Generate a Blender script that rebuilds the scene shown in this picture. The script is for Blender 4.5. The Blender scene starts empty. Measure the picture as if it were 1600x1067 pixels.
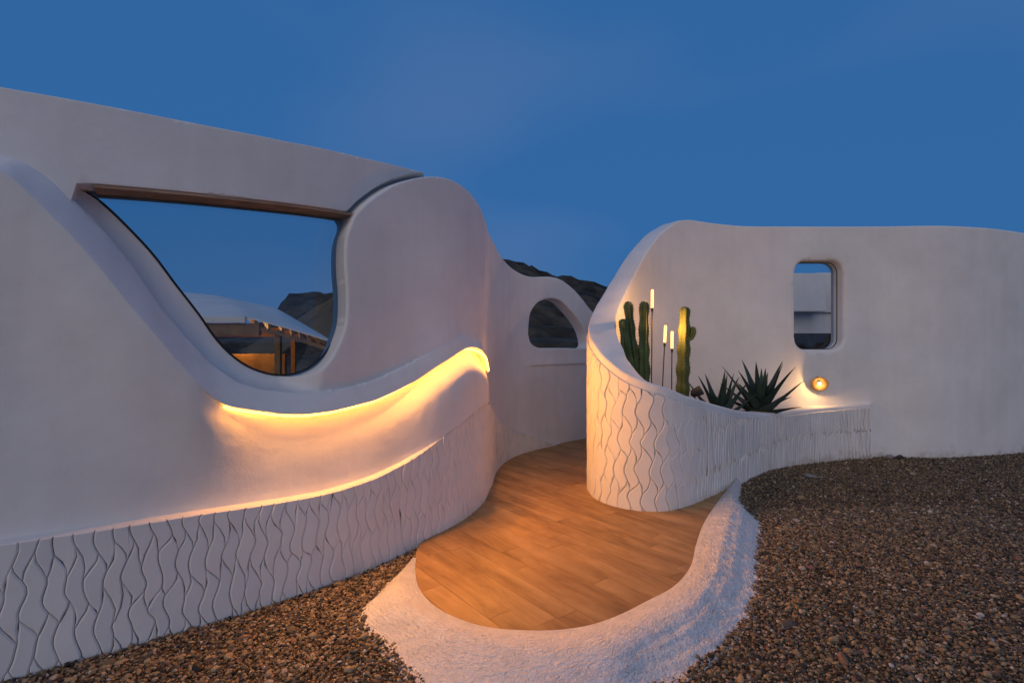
import bpy, bmesh, math, random
import numpy as np
from mathutils import Vector, Matrix
from mathutils.geometry import delaunay_2d_cdt

R = math.radians
random.seed(7)
rng = np.random.default_rng(11)
scene = bpy.context.scene
col = scene.collection

# ------------------------------------------------------------------ camera
cam_d = bpy.data.cameras.new('camera')
cam_d.sensor_width = 36.0
cam_d.lens = 18.0
cam_d.clip_start = 0.05
cam_d.clip_end = 2000
cam = bpy.data.objects.new('camera', cam_d)
col.objects.link(cam)
cam.location = (0, 0, 1.6)
cam.rotation_euler = (R(90), 0, 0)
scene.camera = cam

# ------------------------------------------------------------------ world (dusk sky)
SUN_AZ = R(193)          # compass angle of the set sun, behind the camera
SUN_EL = R(1.0)
world = bpy.data.worlds.new('World')
scene.world = world
world.use_nodes = True
wn = world.node_tree.nodes
wl = world.node_tree.links
bg = wn['Background']
sky = wn.new('ShaderNodeTexSky')
sky.sky_type = 'NISHITA'
sky.sun_disc = False
sky.sun_elevation = SUN_EL
sky.sun_rotation = SUN_AZ
sky.altitude = 100
sky.air_density = 1.0
sky.dust_density = 0.1
sky.ozone_density = 4.5
# dusk: even blue overlaid on the Nishita gradient, with faint thin high cloud over the whole dome
wtc = wn.new('ShaderNodeTexCoord')
wmap = wn.new('ShaderNodeMapping'); wmap.inputs['Scale'].default_value = (1.0, 1.0, 1.6); wmap.inputs['Location'].default_value = (2.3, 0.7, 0.4)
wl.new(wtc.outputs['Generated'], wmap.inputs['Vector'])
wno = wn.new('ShaderNodeTexNoise'); wno.inputs['Scale'].default_value = 1.0; wno.inputs['Detail'].default_value = 2.5; wno.inputs['Roughness'].default_value = 0.4; wno.inputs['Distortion'].default_value = 0.3
wl.new(wmap.outputs[0], wno.inputs['Vector'])
wr = wn.new('ShaderNodeValToRGB')
wr.color_ramp.elements[0].position = 0.40; wr.color_ramp.elements[0].color = (0.23, 0.98, 2.60, 1)
wr.color_ramp.elements[1].position = 0.62; wr.color_ramp.elements[1].color = (0.60, 1.24, 2.76, 1)
wl.new(wno.outputs['Fac'], wr.inputs[0])
wmx = wn.new('ShaderNodeMix'); wmx.data_type = 'RGBA'; wmx.inputs[0].default_value = 0.85
wl.new(sky.outputs[0], wmx.inputs[6]); wl.new(wr.outputs[0], wmx.inputs[7])
wl.new(wmx.outputs[2], bg.inputs[0])
bg.inputs[1].default_value = 0.15

# afterglow of the set sun: one very soft, weak sun from behind the camera
sun_d = bpy.data.lights.new('sun', 'SUN')
sun_d.energy = 0.92
sun_d.angle = R(70)
sun_d.color = (1.0, 0.79, 0.58)
sun = bpy.data.objects.new('sun', sun_d)
col.objects.link(sun)
sd = Vector((math.sin(SUN_AZ), math.cos(SUN_AZ), 0.45)).normalized()
sun.rotation_euler = sd.to_track_quat('Z', 'Y').to_euler()

scene.view_settings.view_transform = 'Standard'
scene.view_settings.look = 'None'
scene.view_settings.exposure = 0.0
scene.view_settings.gamma = 1.0
scene.view_settings.use_curve_mapping = False
scene.cycles.max_bounces = 8
scene.cycles.use_denoising = True
scene.cycles.sample_clamp_direct = 5.0

# ------------------------------------------------------------------ helpers
def tag(o, label=None, cat=None, group=None, kind=None):
    if label: o['label'] = label
    if cat: o['category'] = cat
    if group: o['group'] = group
    if kind: o['kind'] = kind
    return o

def empty(name, loc=(0, 0, 0)):
    o = bpy.data.objects.new(name, None)
    col.objects.link(o)
    o.location = loc
    return o

def mesh_obj(name, verts, faces, mat, parent=None, smooth=True, sharp=None, uv=None):
    me = bpy.data.meshes.new(name)
    me.from_pydata([tuple(map(float, v)) for v in verts], [], [tuple(map(int, f)) for f in faces])
    me.update()
    if smooth:
        me.polygons.foreach_set('use_smooth', [True] * len(me.polygons))
        if sharp is not None:
            me.set_sharp_from_angle(angle=R(sharp))
    if uv is not None:
        l = me.uv_layers.new(name='UVMap')
        idx = np.empty(len(me.loops), dtype=np.int32)
        me.loops.foreach_get('vertex_index', idx)
        l.data.foreach_set('uv', np.asarray(uv, dtype=np.float32)[idx].ravel())
    if mat: me.materials.append(mat)
    o = bpy.data.objects.new(name, me)
    col.objects.link(o)
    if parent: 
        o.parent = parent
        o.matrix_parent_inverse = Matrix.Translation(parent.location).inverted() if parent.type == 'EMPTY' else Matrix()
    return o

class MB:
    def __init__(s): s.v = []; s.f = []
    def add(s, v, f):
        b = len(s.v); s.v += [tuple(p) for p in v]; s.f += [tuple(i + b for i in q) for q in f]
        return s
    def box(s, x0, x1, y0, y1, z0, z1):
        return s.add([(x0,y0,z0),(x1,y0,z0),(x1,y1,z0),(x0,y1,z0),(x0,y0,z1),(x1,y0,z1),(x1,y1,z1),(x0,y1,z1)],
                     [(0,3,2,1),(4,5,6,7),(0,1,5,4),(1,2,6,5),(2,3,7,6),(3,0,4,7)])
    def tube(s, pts, rad, n=8, cap=True):
        P = [Vector(p) for p in pts]
        rr = rad if hasattr(rad, '__len__') else [rad] * len(P)
        vs = []; fs = []
        up = None
        for i, p in enumerate(P):
            t = (P[min(i+1, len(P)-1)] - P[max(i-1, 0)]).normalized()
            if up is None:
                up = t.orthogonal().normalized()
            a = (up - t * up.dot(t)).normalized(); up = a
            b = t.cross(a)
            for k in range(n):
                th = 2 * math.pi * k / n
                vs.append(p + (a * math.cos(th) + b * math.sin(th)) * rr[i])
        for i in range(len(P) - 1):
            for k in range(n):
                fs.append((i*n+k, i*n+(k+1) % n, (i+1)*n+(k+1) % n, (i+1)*n+k))
        if cap:
            fs.append(tuple(range(n))[::-1]); fs.append(tuple(range((len(P)-1)*n, len(P)*n)))
        return s.add(vs, fs)
    def beam(s, p, q, w, h):
        p = Vector(p); q = Vector(q); t = (q - p).normalized()
        side = t.cross(Vector((0, 0, 1)))
        side = side.normalized() if side.length > 1e-4 else Vector((1, 0, 0))
        up = side.cross(t)
        v = []
        for c in (p, q):
            for a, b in ((-1,-1),(1,-1),(1,1),(-1,1)):
                v.append(c + side * (a * w / 2) + up * (b * h / 2))
        return s.add(v, [(0,1,2,3),(7,6,5,4),(0,4,5,1),(1,5,6,2),(2,6,7,3),(3,7,4,0)])
    def build(s, name, mat, parent=None, smooth=False, sharp=None):
        return mesh_obj(name, s.v, s.f, mat, parent, smooth, sharp)

def bevel(o, w=0.004, seg=2):
    m = o.modifiers.new('bevel', 'BEVEL'); m.width = w; m.segments = seg; m.limit_method = 'ANGLE'
    return o

def smoothstep(a, b, x):
    t = np.clip((x - a) / (b - a), 0, 1)
    return t * t * (3 - 2 * t)

# ------------------------------------------------------------------ materials
def new_mat(name):
    m = bpy.data.materials.new(name); m.use_nodes = True
    return m, m.node_tree.nodes, m.node_tree.links, m.node_tree.nodes['Principled BSDF']

def ramp(n, stops):
    r = n.new('ShaderNodeValToRGB')
    els = r.color_ramp.elements
    while len(els) < len(stops): els.new(0.5)
    for e, (p, c) in zip(els, stops):
        e.position = p; e.color = (*c, 1)
    return r

def noise_mat(name, stops, scale, rough=0.85, bump=0.0, bscale=None, detail=6, dist=0.02, coords='Object', spec=0.3, second=None):
    m, n, l, b = new_mat(name)
    tc = n.new('ShaderNodeTexCoord')
    nz = n.new('ShaderNodeTexNoise'); nz.inputs['Scale'].default_value = scale; nz.inputs['Detail'].default_value = detail
    l.new(tc.outputs[coords], nz.inputs['Vector'])
    rp = ramp(n, stops); l.new(nz.outputs['Fac'], rp.inputs[0]); l.new(rp.outputs[0], b.inputs['Base Color'])
    b.inputs['Roughness'].default_value = rough
    b.inputs['Specular IOR Level'].default_value = spec
    if bump:
        nb = n.new('ShaderNodeTexNoise'); nb.inputs['Scale'].default_value = bscale or scale * 4; nb.inputs['Detail'].default_value = 8
        l.new(tc.outputs[coords], nb.inputs['Vector'])
        bp = n.new('ShaderNodeBump'); bp.inputs['Strength'].default_value = bump; bp.inputs['Distance'].default_value = dist
        l.new(nb.outputs['Fac'], bp.inputs['Height']); l.new(bp.outputs[0], b.inputs['Normal'])
    return m

# plaster: hand trowelled, faint blotches, two scales of relief
def make_plaster(name, c0, c1, amp=1.0):
    m, n, l, b = new_mat(name)
    tc = n.new('ShaderNodeTexCoord')
    n1 = n.new('ShaderNodeTexNoise'); n1.inputs['Scale'].default_value = 1.3; n1.inputs['Detail'].default_value = 7; n1.inputs['Roughness'].default_value = 0.6
    l.new(tc.outputs['Object'], n1.inputs['Vector'])
    rp = ramp(n, [(0.3, c0), (0.7, c1)]); l.new(n1.outputs['Fac'], rp.inputs[0])
    mps = n.new('ShaderNodeMapping'); mps.inputs['Scale'].default_value = (7, 7, .55)
    ns_ = n.new('ShaderNodeTexNoise'); ns_.inputs['Scale'].default_value = 1.0; ns_.inputs['Detail'].default_value = 6
    l.new(tc.outputs['Object'], mps.inputs[0]); l.new(mps.outputs[0], ns_.inputs['Vector'])
    rs_ = ramp(n, [(0.30, (0.965, 0.962, 0.957)), (0.52, (1, 1, 1))]); l.new(ns_.outputs['Fac'], rs_.inputs[0])
    ms_ = n.new('ShaderNodeMix'); ms_.data_type = 'RGBA'; ms_.blend_type = 'MULTIPLY'; ms_.inputs[0].default_value = 1.0
    l.new(rp.outputs[0], ms_.inputs[6]); l.new(rs_.outputs[0], ms_.inputs[7])
    ge = n.new('ShaderNodeNewGeometry'); sx_ = n.new('ShaderNodeSeparateXYZ'); l.new(ge.outputs['Position'], sx_.inputs[0])
    nd = n.new('ShaderNodeTexNoise'); nd.inputs['Scale'].default_value = 5.0; nd.inputs['Detail'].default_value = 9; nd.inputs['Roughness'].default_value = 0.7
    l.new(tc.outputs['Object'], nd.inputs['Vector'])
    mz = n.new('ShaderNodeMapRange'); mz.inputs['From Min'].default_value = -.12; mz.inputs['From Max'].default_value = .22; mz.inputs['To Min'].default_value = .62; mz.inputs['To Max'].default_value = .18
    l.new(sx_.outputs['Z'], mz.inputs[0])
    lt_ = n.new('ShaderNodeMath'); lt_.operation = 'SUBTRACT'; l.new(mz.outputs[0], lt_.inputs[0]); l.new(nd.outputs['Fac'], lt_.inputs[1])
    cl_ = n.new('ShaderNodeMapRange'); cl_.inputs['From Min'].default_value = 0; cl_.inputs['From Max'].default_value = .15; cl_.inputs['To Max'].default_value = .45; l.new(lt_.outputs[0], cl_.inputs[0])
    md_ = n.new('ShaderNodeMix'); md_.data_type = 'RGBA'; md_.inputs[7].default_value = (.38, .30, .22, 1)
    l.new(cl_.outputs[0], md_.inputs[0]); l.new(ms_.outputs[2], md_.inputs[6])
    l.new(md_.outputs[2], b.inputs['Base Color'])
    n2 = n.new('ShaderNodeTexNoise'); n2.inputs['Scale'].default_value = 6.0; n2.inputs['Detail'].default_value = 4
    l.new(tc.outputs['Object'], n2.inputs['Vector'])
    n3 = n.new('ShaderNodeTexNoise'); n3.inputs['Scale'].default_value = 90.0; n3.inputs['Detail'].default_value = 5
    l.new(tc.outputs['Object'], n3.inputs['Vector'])
    b1 = n.new('ShaderNodeBump'); b1.inputs['Strength'].default_value = 0.25 * amp; b1.inputs['Distance'].default_value = 0.03
    b2 = n.new('ShaderNodeBump'); b2.inputs['Strength'].default_value = 0.25 * amp; b2.inputs['Distance'].default_value = 0.003
    l.new(n2.outputs['Fac'], b1.inputs['Height']); l.new(n3.outputs['Fac'], b2.inputs['Height'])
    l.new(b1.outputs[0], b2.inputs['Normal']); l.new(b2.outputs[0], b.inputs['Normal'])
    b.inputs['Roughness'].default_value = 0.82
    b.inputs['Specular IOR Level'].default_value = 0.25
    return m

M = {}
M['plaster'] = make_plaster('white plaster', (0.67, 0.655, 0.635), (0.80, 0.78, 0.76))
M['tile'] = make_plaster('carved white stone', (0.66, 0.64, 0.62), (0.76, 0.74, 0.72), 0.7)
M['grout'] = noise_mat('dark grout', [(0.3, (0.05, 0.047, 0.045)), (0.7, (0.13, 0.125, 0.12))], 30, 0.95)
M['soil'] = noise_mat('soil', [(0.3, (0.03, 0.022, 0.016)), (0.7, (0.08, 0.06, 0.045))], 14, 0.95, 0.6, 40)
M['ground'] = noise_mat('ground', [(0.3, (0.075, 0.048, 0.026)), (0.7, (0.16, 0.105, 0.06))], 3, 0.95, 0.5, 60)
M['hill'] = noise_mat('hillside', [(0.34, (0.018, 0.014, 0.009)), (0.5, (0.052, 0.039, 0.025)), (0.68, (0.11, 0.085, 0.055))], 0.22, 0.95, 0.7, 0.9, detail=12, dist=1.0)
M['mound'] = noise_mat('earth mound', [(0.3, (0.09, 0.07, 0.045)), (0.7, (0.16, 0.125, 0.085))], 0.3, 0.95, 0.4, 2, dist=0.3)
M['bronze'] = noise_mat('bronze', [(0.3, (0.07, 0.045, 0.025)), (0.7, (0.13, 0.085, 0.045))], 30, 0.4)
M['bronze'].node_tree.nodes['Principled BSDF'].inputs['Metallic'].default_value = 0.9
M['black'] = noise_mat('black metal', [(0.3, (0.012, 0.012, 0.014)), (0.7, (0.03, 0.03, 0.034))], 20, 0.5)
M['gasket'] = noise_mat('dark rubber', [(0.3, (0.015, 0.014, 0.013)), (0.7, (0.03, 0.028, 0.026))], 20, 0.6)
M['alu'] = noise_mat('aluminium', [(0.3, (0.45, 0.45, 0.46)), (0.7, (0.6, 0.6, 0.6))], 20, 0.4)
M['dwall'] = noise_mat('dark stone', [(0.35, (0.02, 0.018, 0.016)), (0.65, (0.07, 0.06, 0.05))], 4, 0.95, 0.6, 10)

def emit_mat(name, colour, strength):
    m, n, l, b = new_mat(name)
    b.inputs['Base Color'].default_value = (*colour, 1)
    b.inputs['Emission Color'].default_value = (*colour, 1)
    b.inputs['Emission Strength'].default_value = strength
    return m
M['led'] = emit_mat('led glow tube', (1.0, 0.38, 0.05), 36.0)
M['ledstrip'] = emit_mat('led diffuser', (1.0, 0.38, 0.05), 530.0)
M['tube'] = emit_mat('lamp tube', (1.0, 0.50, 0.15), 2.7)
M['bulb'] = emit_mat('lamp bulb', (1.0, 0.62, 0.25), 40.0)
M['bulb2'] = emit_mat('pendant bulb', (1.0, 0.45, 0.10), 420.0)

def glass_mat(name, tint, refl=1.45):
    m, n, l, b = new_mat(name)
    n.remove(b)
    out = n['Material Output']
    tr = n.new('ShaderNodeBsdfTransparent'); tr.inputs[0].default_value = (*tint, 1)
    gl = n.new('ShaderNodeBsdfGlossy'); gl.inputs['Roughness'].default_value = 0.01
    fr = n.new('ShaderNodeFresnel'); fr.inputs['IOR'].default_value = refl
    mx = n.new('ShaderNodeMixShader')
    l.new(fr.outputs[0], mx.inputs[0]); l.new(tr.outputs[0], mx.inputs[1]); l.new(gl.outputs[0], mx.inputs[2])
    l.new(mx.outputs[0], out.inputs[0])
    return m
M['glass'] = glass_mat('window glass', (0.86, 0.89, 0.90))
M['glass2'] = glass_mat('clear glass', (0.96, 0.97, 0.97))

def wood_mat(name, stops, axis_scale, rough=0.5, rnd=0.25):
    """grain along local X of the object's generated texture space (planks carry UVs: u along, v across)"""
    m, n, l, b = new_mat(name)
    uv = n.new('ShaderNodeUVMap')
    oi = n.new('ShaderNodeObjectInfo')
    mp = n.new('ShaderNodeMapping'); mp.inputs['Scale'].default_value = axis_scale
    l.new(uv.outputs[0], mp.inputs['Vector'])
    cmb = n.new('ShaderNodeCombineXYZ')
    mul = n.new('ShaderNodeMath'); mul.operation = 'MULTIPLY'; mul.inputs[1].default_value = 37.0
    l.new(oi.outputs['Random'], mul.inputs[0]); l.new(mul.outputs[0], cmb.inputs[0]); l.new(mul.outputs[0], cmb.inputs[2])
    l.new(cmb.outputs[0], mp.inputs['Location'])
    n1 = n.new('ShaderNodeTexNoise'); n1.inputs['Scale'].default_value = 1.0; n1.inputs['Detail'].default_value = 9; n1.inputs['Roughness'].default_value = 0.65; n1.inputs['Distortion'].default_value = 0.6
    l.new(mp.outputs[0], n1.inputs['Vector'])
    rp = ramp(n, stops); l.new(n1.outputs['Fac'], rp.inputs[0])
    hsv = n.new('ShaderNodeHueSaturation')
    mr = n.new('ShaderNodeMapRange'); mr.inputs['To Min'].default_value = 1 - rnd; mr.inputs['To Max'].default_value = 1 + rnd
    l.new(oi.outputs['Random'], mr.inputs[0]); l.new(mr.outputs[0], hsv.inputs['Value'])
    l.new(rp.outputs[0], hsv.inputs['Color'])
    tcw = n.new('ShaderNodeTexCoord'); nw = n.new('ShaderNodeTexNoise'); nw.inputs['Scale'].default_value = 2.2; nw.inputs['Detail'].default_value = 8; nw.inputs['Roughness'].default_value = 0.7
    l.new(tcw.outputs['Object'], nw.inputs['Vector'])
    rw = ramp(n, [(0.34, (0.80, 0.79, 0.78)), (0.64, (1.05, 1.05, 1.04))]); l.new(nw.outputs['Fac'], rw.inputs[0])
    mw = n.new('ShaderNodeMix'); mw.data_type = 'RGBA'; mw.blend_type = 'MULTIPLY'; mw.inputs[0].default_value = 1.0
    l.new(hsv.outputs[0], mw.inputs[6]); l.new(rw.outputs[0], mw.inputs[7]); l.new(mw.outputs[2], b.inputs['Base Color'])
    b.inputs['Roughness'].default_value = rough
    b.inputs['Specular IOR Level'].default_value = 0.3
    bp = n.new('ShaderNodeBump'); bp.inputs['Strength'].default_value = 0.15; bp.inputs['Distance'].default_value = 0.004
    l.new(n1.outputs['Fac'], bp.inputs['Height']); l.new(bp.outputs[0], b.inputs['Normal'])
    return m
M['plank'] = wood_mat('wood look plank', [(0.28, (0.20, 0.10, 0.032)), (0.5, (0.36, 0.205, 0.075)), (0.74, (0.49, 0.31, 0.135))], (1.3, 6.0, 1.0), 0.5, 0.09)
M['soffit'] = noise_mat('tan soffit', [(0.3, (0.30, 0.19, 0.125)), (0.7, (0.42, 0.28, 0.19))], 8, 0.6, 0.2, 30)
M['timber'] = noise_mat('pergola timber', [(0.3, (0.16, 0.085, 0.035)), (0.7, (0.32, 0.18, 0.08))], 3, 0.6, 0.3, 20)

# ------------------------------------------------------------------ plan curves
def spline(pts, step=0.01):
    P = np.array(pts, float); n = len(P)
    P = np.vstack([2*P[0]-P[1], P, 2*P[-1]-P[-2]])
    out = []
    for i in range(1, n):
        p0, p1, p2, p3 = P[i-1:i+3]
        t0 = 0; t1 = t0+np.linalg.norm(p1-p0)**.5; t2 = t1+np.linalg.norm(p2-p1)**.5; t3 = t2+np.linalg.norm(p3-p2)**.5
        t = np.linspace(t1, t2, 60, endpoint=False)[:, None]
        a1 = (t1-t)/(t1-t0)*p0+(t-t0)/(t1-t0)*p1
        a2 = (t2-t)/(t2-t1)*p1+(t-t1)/(t2-t1)*p2
        a3 = (t3-t)/(t3-t2)*p2+(t-t2)/(t3-t2)*p3
        b1 = (t2-t)/(t2-t0)*a1+(t-t0)/(t2-t0)*a2
        b2 = (t3-t)/(t3-t1)*a2+(t-t1)/(t3-t1)*a3
        out.append((t2-t)/(t2-t1)*b1+(t-t1)/(t2-t1)*b2)
    C = np.vstack(out+[P[-2][None]])
    return resample(C, step)

def resample(C, step):
    C = np.asarray(C, float)
    L = np.r_[0, np.cumsum(np.linalg.norm(np.diff(C, axis=0), axis=1))]
    s = np.arange(0, L[-1], step)
    return np.c_[[np.interp(s, L, C[:, k]) for k in range(C.shape[1])]].T

def smooth_line(C, w):
    k = np.hanning(2*w+1); k /= k.sum()
    Cp = np.vstack([C[0]+(C[0]-C[1:w+1][::-1]), C, C[-1]+(C[-1]-C[-w-1:-1][::-1])])
    return np.c_[np.convolve(Cp[:, 0], k, 'valid'), np.convolve(Cp[:, 1], k, 'valid')]

class Plan:
    def __init__(s, pts, w=12):
        C = resample(smooth_line(spline(pts), w), 0.01)
        s.C = C; s.s = np.arange(len(C))*0.01
        T = np.gradient(C, axis=0); T /= np.linalg.norm(T, axis=1)[:, None]
        s.N = np.c_[T[:, 1], -T[:, 0]]
    def at(s, sv, zv, d):
        sv = np.asarray(sv, float); zv = np.asarray(zv, float); d = np.asarray(d, float) + 0*sv
        x = np.interp(sv, s.s, s.C[:, 0]) + np.interp(sv, s.s, s.N[:, 0])*d
        y = np.interp(sv, s.s, s.C[:, 1]) + np.interp(sv, s.s, s.N[:, 1])*d
        return np.c_[x, y, zv + 0*sv]

def curve2(pts, step=0.02, w=2):
    return resample(smooth_line(spline(pts, 0.01), w), step)

def fn(pts):
    a = np.array(pts, float)
    return lambda x: np.interp(x, a[:, 0], a[:, 1])

def sfn(pts, w=8):
    """smooth single valued function through points"""
    a = np.array(pts, float)
    xs = np.arange(a[0, 0], a[-1, 0], 0.01)
    ys = np.interp(xs, a[:, 0], a[:, 1])
    k = np.hanning(2*w+1); k /= k.sum()
    ys = np.convolve(np.pad(ys, w, mode='edge'), k, 'valid')
    return lambda x: np.interp(x, xs, ys)

def in_poly(P, poly):
    P = np.asarray(P); poly = np.asarray(poly)
    x, y = P[:, 0], P[:, 1]
    c = np.zeros(len(P), bool)
    x0, y0 = poly[:, 0], poly[:, 1]
    x1, y1 = np.roll(x0, -1), np.roll(y0, -1)
    for a, b, e, f in zip(x0, y0, x1, y1):
        if b == f: continue
        hit = ((b > y) != (f > y)) & (x < (e-a)*(y-b)/(f-b)+a)
        c ^= hit
    return c

def dist_line(P, L):
    P = np.asarray(P); L = np.asarray(L)
    best = np.full(len(P), 1e9)
    A = L[:-1]; B = L[1:]
    for a, b in zip(A, B):
        ab = b-a; q = ab @ ab
        if q < 1e-12: continue
        t = np.clip(((P-a) @ ab)/q, 0, 1)
        dd = np.hypot(P[:, 0]-a[0]-t*ab[0], P[:, 1]-a[1]-t*ab[1])
        np.minimum(best, dd, out=best)
    return best

def offsets(L, ds):
    L = np.asarray(L)
    T = np.gradient(L, axis=0); T /= np.linalg.norm(T, axis=1)[:, None]+1e-9
    N = np.c_[-T[:, 1], T[:, 0]]
    return np.vstack([L+N*d for d in ds])

def slab(plan, outline, holes, front, back, mat, name, parent, grid=0.045, lines=(), extra=None, sharp=38, backshift=None, sides=True):
    """A solid wall panel over (s, z): outline and holes are closed loops, front(sz)->d, back(sz)->d."""
    loops = [np.asarray(outline)] + [np.asarray(h) for h in holes]
    verts = []; edges = []
    for lp in loops:
        b = len(verts); n = len(lp)
        verts += lp.tolist(); edges += [(b+i, b+(i+1) % n) for i in range(n)]
    nb = len(verts)
    for ln in lines:
        b = len(verts); verts += np.asarray(ln).tolist(); edges += [(b+i, b+i+1) for i in range(len(ln)-1)]
    o = loops[0]
    gx = np.arange(o[:, 0].min()+grid*.5, o[:, 0].max(), grid); gz = np.arange(o[:, 1].min()+grid*.5, o[:, 1].max(), grid)
    G = np.array(np.meshgrid(gx, gz)).reshape(2, -1).T
    G = G + rng.uniform(-1, 1, G.shape)*grid*0.08
    if extra is not None: G = np.vstack([G, extra])
    ok = in_poly(G, o)
    for h in loops[1:]: ok &= ~in_poly(G, h)
    G = G[ok]
    dmin = np.full(len(G), 1e9)
    for lp in loops: dmin = np.minimum(dmin, dist_line(G, np.vstack([lp, lp[:1]])))
    for ln in lines: dmin = np.minimum(dmin, dist_line(G, ln))
    verts += G[dmin > 0.0025].tolist()
    res = delaunay_2d_cdt([Vector(v) for v in verts], edges, [], 0, 1e-5)
    V = np.array([tuple(v) for v in res[0]]); F = np.array([tuple(f) for f in res[2]])
    cen = V[F].mean(axis=1)
    keep = in_poly(cen, o)
    for h in loops[1:]: keep &= ~in_poly(cen, h)
    F = F[keep]
    # orientation ccw in (s,z) -> outward normal (n side): tangent x up = (ty,-tx) side
    a, b, c = V[F[:, 0]], V[F[:, 1]], V[F[:, 2]]
    area = (b[:, 0]-a[:, 0])*(c[:, 1]-a[:, 1])-(b[:, 1]-a[:, 1])*(c[:, 0]-a[:, 0])
    F[area < 0] = F[area < 0][:, ::-1]
    df = front(V); db = back(V)
    FV = plan.at(V[:, 0], V[:, 1], df)
    VB = V if backshift is None else V+backshift(V)
    BV = plan.at(VB[:, 0], VB[:, 1], db)
    n = len(V)
    # boundary edges
    cnt = {}
    for f in F:
        for i in range(3):
            e = (int(f[i]), int(f[(i+1) % 3])); cnt[e] = cnt.get(e, 0)+1
    be = [e for e in cnt if (e[1], e[0]) not in cnt]
    allv = np.vstack([FV, BV]); faces = [tuple(f) for f in F] + [tuple(int(i)+n for i in f[::-1]) for f in F]
    if sides:
        for (i, j) in be: faces.append((j, i, i+n, j+n))
    return mesh_obj(name, allv, faces, mat, parent, True, sharp, uv=np.vstack([V, V]))

# ================================================================== THE GROUND
def ground_z(x, y):
    x = np.asarray(x, float); y = np.asarray(y, float)
    z = -0.10*smoothstep(2.4, 4.6, x)*smoothstep(5.2, 7.0, y) - 0.012
    z = z + 0.012*np.sin(1.7*x+0.6)*np.sin(1.3*y+2.1) + 0.006*np.sin(4.1*x+1.0)*np.cos(3.7*y)
    return z

# wall plans (metres, camera at the origin)
PL = Plan([(-6.6,.35),(-4.6,1.25),(-3.4,1.86),(-2.43,2.43),(-1.96,2.75),(-1.25,3.36),(-.78,3.98),(-.474,4.46),(-.30,4.95),(-.225,5.6),(-.17,6.34),(.03,7.03),(.435,7.574),(1.25,8.31),(2.6,9.4)])
PR = Plan([(11.4,12.4),(9.6,9.8),(8.45,8.6),(7.4,8.08),(6.4,7.86),(5.4,7.9),(4.2,7.9),(3.2,7.85),(2.35,7.57),(1.62,7.05),(1.13,6.43),(.91,5.95),(.825,5.5),(.835,5.25),(.895,5.06),(1.065,4.87),(1.252,4.79),(1.444,4.80),(1.705,4.96),(2.136,5.356),(2.5,5.714),(2.736,5.98),(3.22,6.48),(3.95,7.1),(4.72,7.46),(5.37,7.55)], 8)

def sheet(name, xs, ys, zf, mat, parent=None, kind='structure'):
    X, Y = np.meshgrid(xs, ys)
    Z = zf(X, Y)
    nx = len(xs); V = np.c_[X.ravel(), Y.ravel(), Z.ravel()]
    F = [(j*nx+i, j*nx+i+1, (j+1)*nx+i+1, (j+1)*nx+i) for j in range(len(ys)-1) for i in range(nx-1)]
    o = mesh_obj(name, V, F, mat, parent)
    if kind: tag(o, kind=kind)
    return o
gx = np.r_[-900, -400, -150, -60, -30, np.arange(-16, 16.1, 0.25), 30, 60, 150, 400, 900]
gy = np.r_[-900, -400, -150, -60, -30, np.arange(-12, 16.1, 0.25), 30, 60, 150, 400, 900]
g = sheet('ground', gx, gy, lambda x, y: ground_z(x, y)-0.012*(np.hypot(x, y) < 18), M['ground'])
tag(g, 'brown earth under the gravel', None)

# hills behind, ridge heights by bearing
def fbm(x, y, seed=0):
    r = np.zeros_like(x); a = 1.0; f = 1.0
    rs = np.random.default_rng(seed)
    for _ in range(7):
        th = rs.uniform(0, 6.28, 3); ph = rs.uniform(0, 6.28, 3)
        for t, p in zip(th, ph): r += a/3*np.sin(f*(x*np.cos(t)+y*np.sin(t))+p)
        a *= 0.52; f *= 2.03
    return r
ridge = fn([(-3.5, 6), (-1.2, 5), (-.75, 5), (-.52, 4.5), (-.475, 6.5), (-.44, 13.5), (-.40, 14.5), (-.34, 14), (-.19, 19), (-.01, 23), (.02, 21.5), (.10, 18), (.175, 15.5), (.4, 12), (.62, 5), (1.5, 4), (3.5, 6)])
ta = np.linspace(-3.2, 3.2, 420); tr = np.r_[np.linspace(24, 60, 40), np.linspace(62, 230, 130)]
TA, TR = np.meshgrid(ta, tr)
TX, TY = TA*TR, TR
hprof = smoothstep(28, 150, TR)*(1-0.8*smoothstep(160, 230, TR))
TZ = ridge(TA)*hprof*1.02 + fbm(TX*.09, TY*.09, 4)*1.0*smoothstep(30, 100, TR)+fbm(TX*.35, TY*.35, 8)*.7*smoothstep(60, 130, TR)+fbm(TX*.8, TY*.8, 5)*.45*smoothstep(26, 60, TR)+rng.normal(0, .16, TX.shape)*smoothstep(30, 70, TR)
step = 1.6
TZ = 0.45*TZ + 0.55*(np.floor(TZ/step)+smoothstep(0.55, 0.95, TZ/step-np.floor(TZ/step)))*step
TZ -= 0.4*(1-smoothstep(24, 34, TR)) 
nx = len(ta)
hill = mesh_obj('hill', np.c_[TX.ravel(), TY.ravel(), TZ.ravel()], [(j*nx+i, j*nx+i+1, (j+1)*nx+i+1, (j+1)*nx+i) for j in range(len(tr)-1) for i in range(nx-1)], M['hill'])
tag(hill, 'dark terraced hillside rising behind the villa walls', None, kind='structure')
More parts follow.
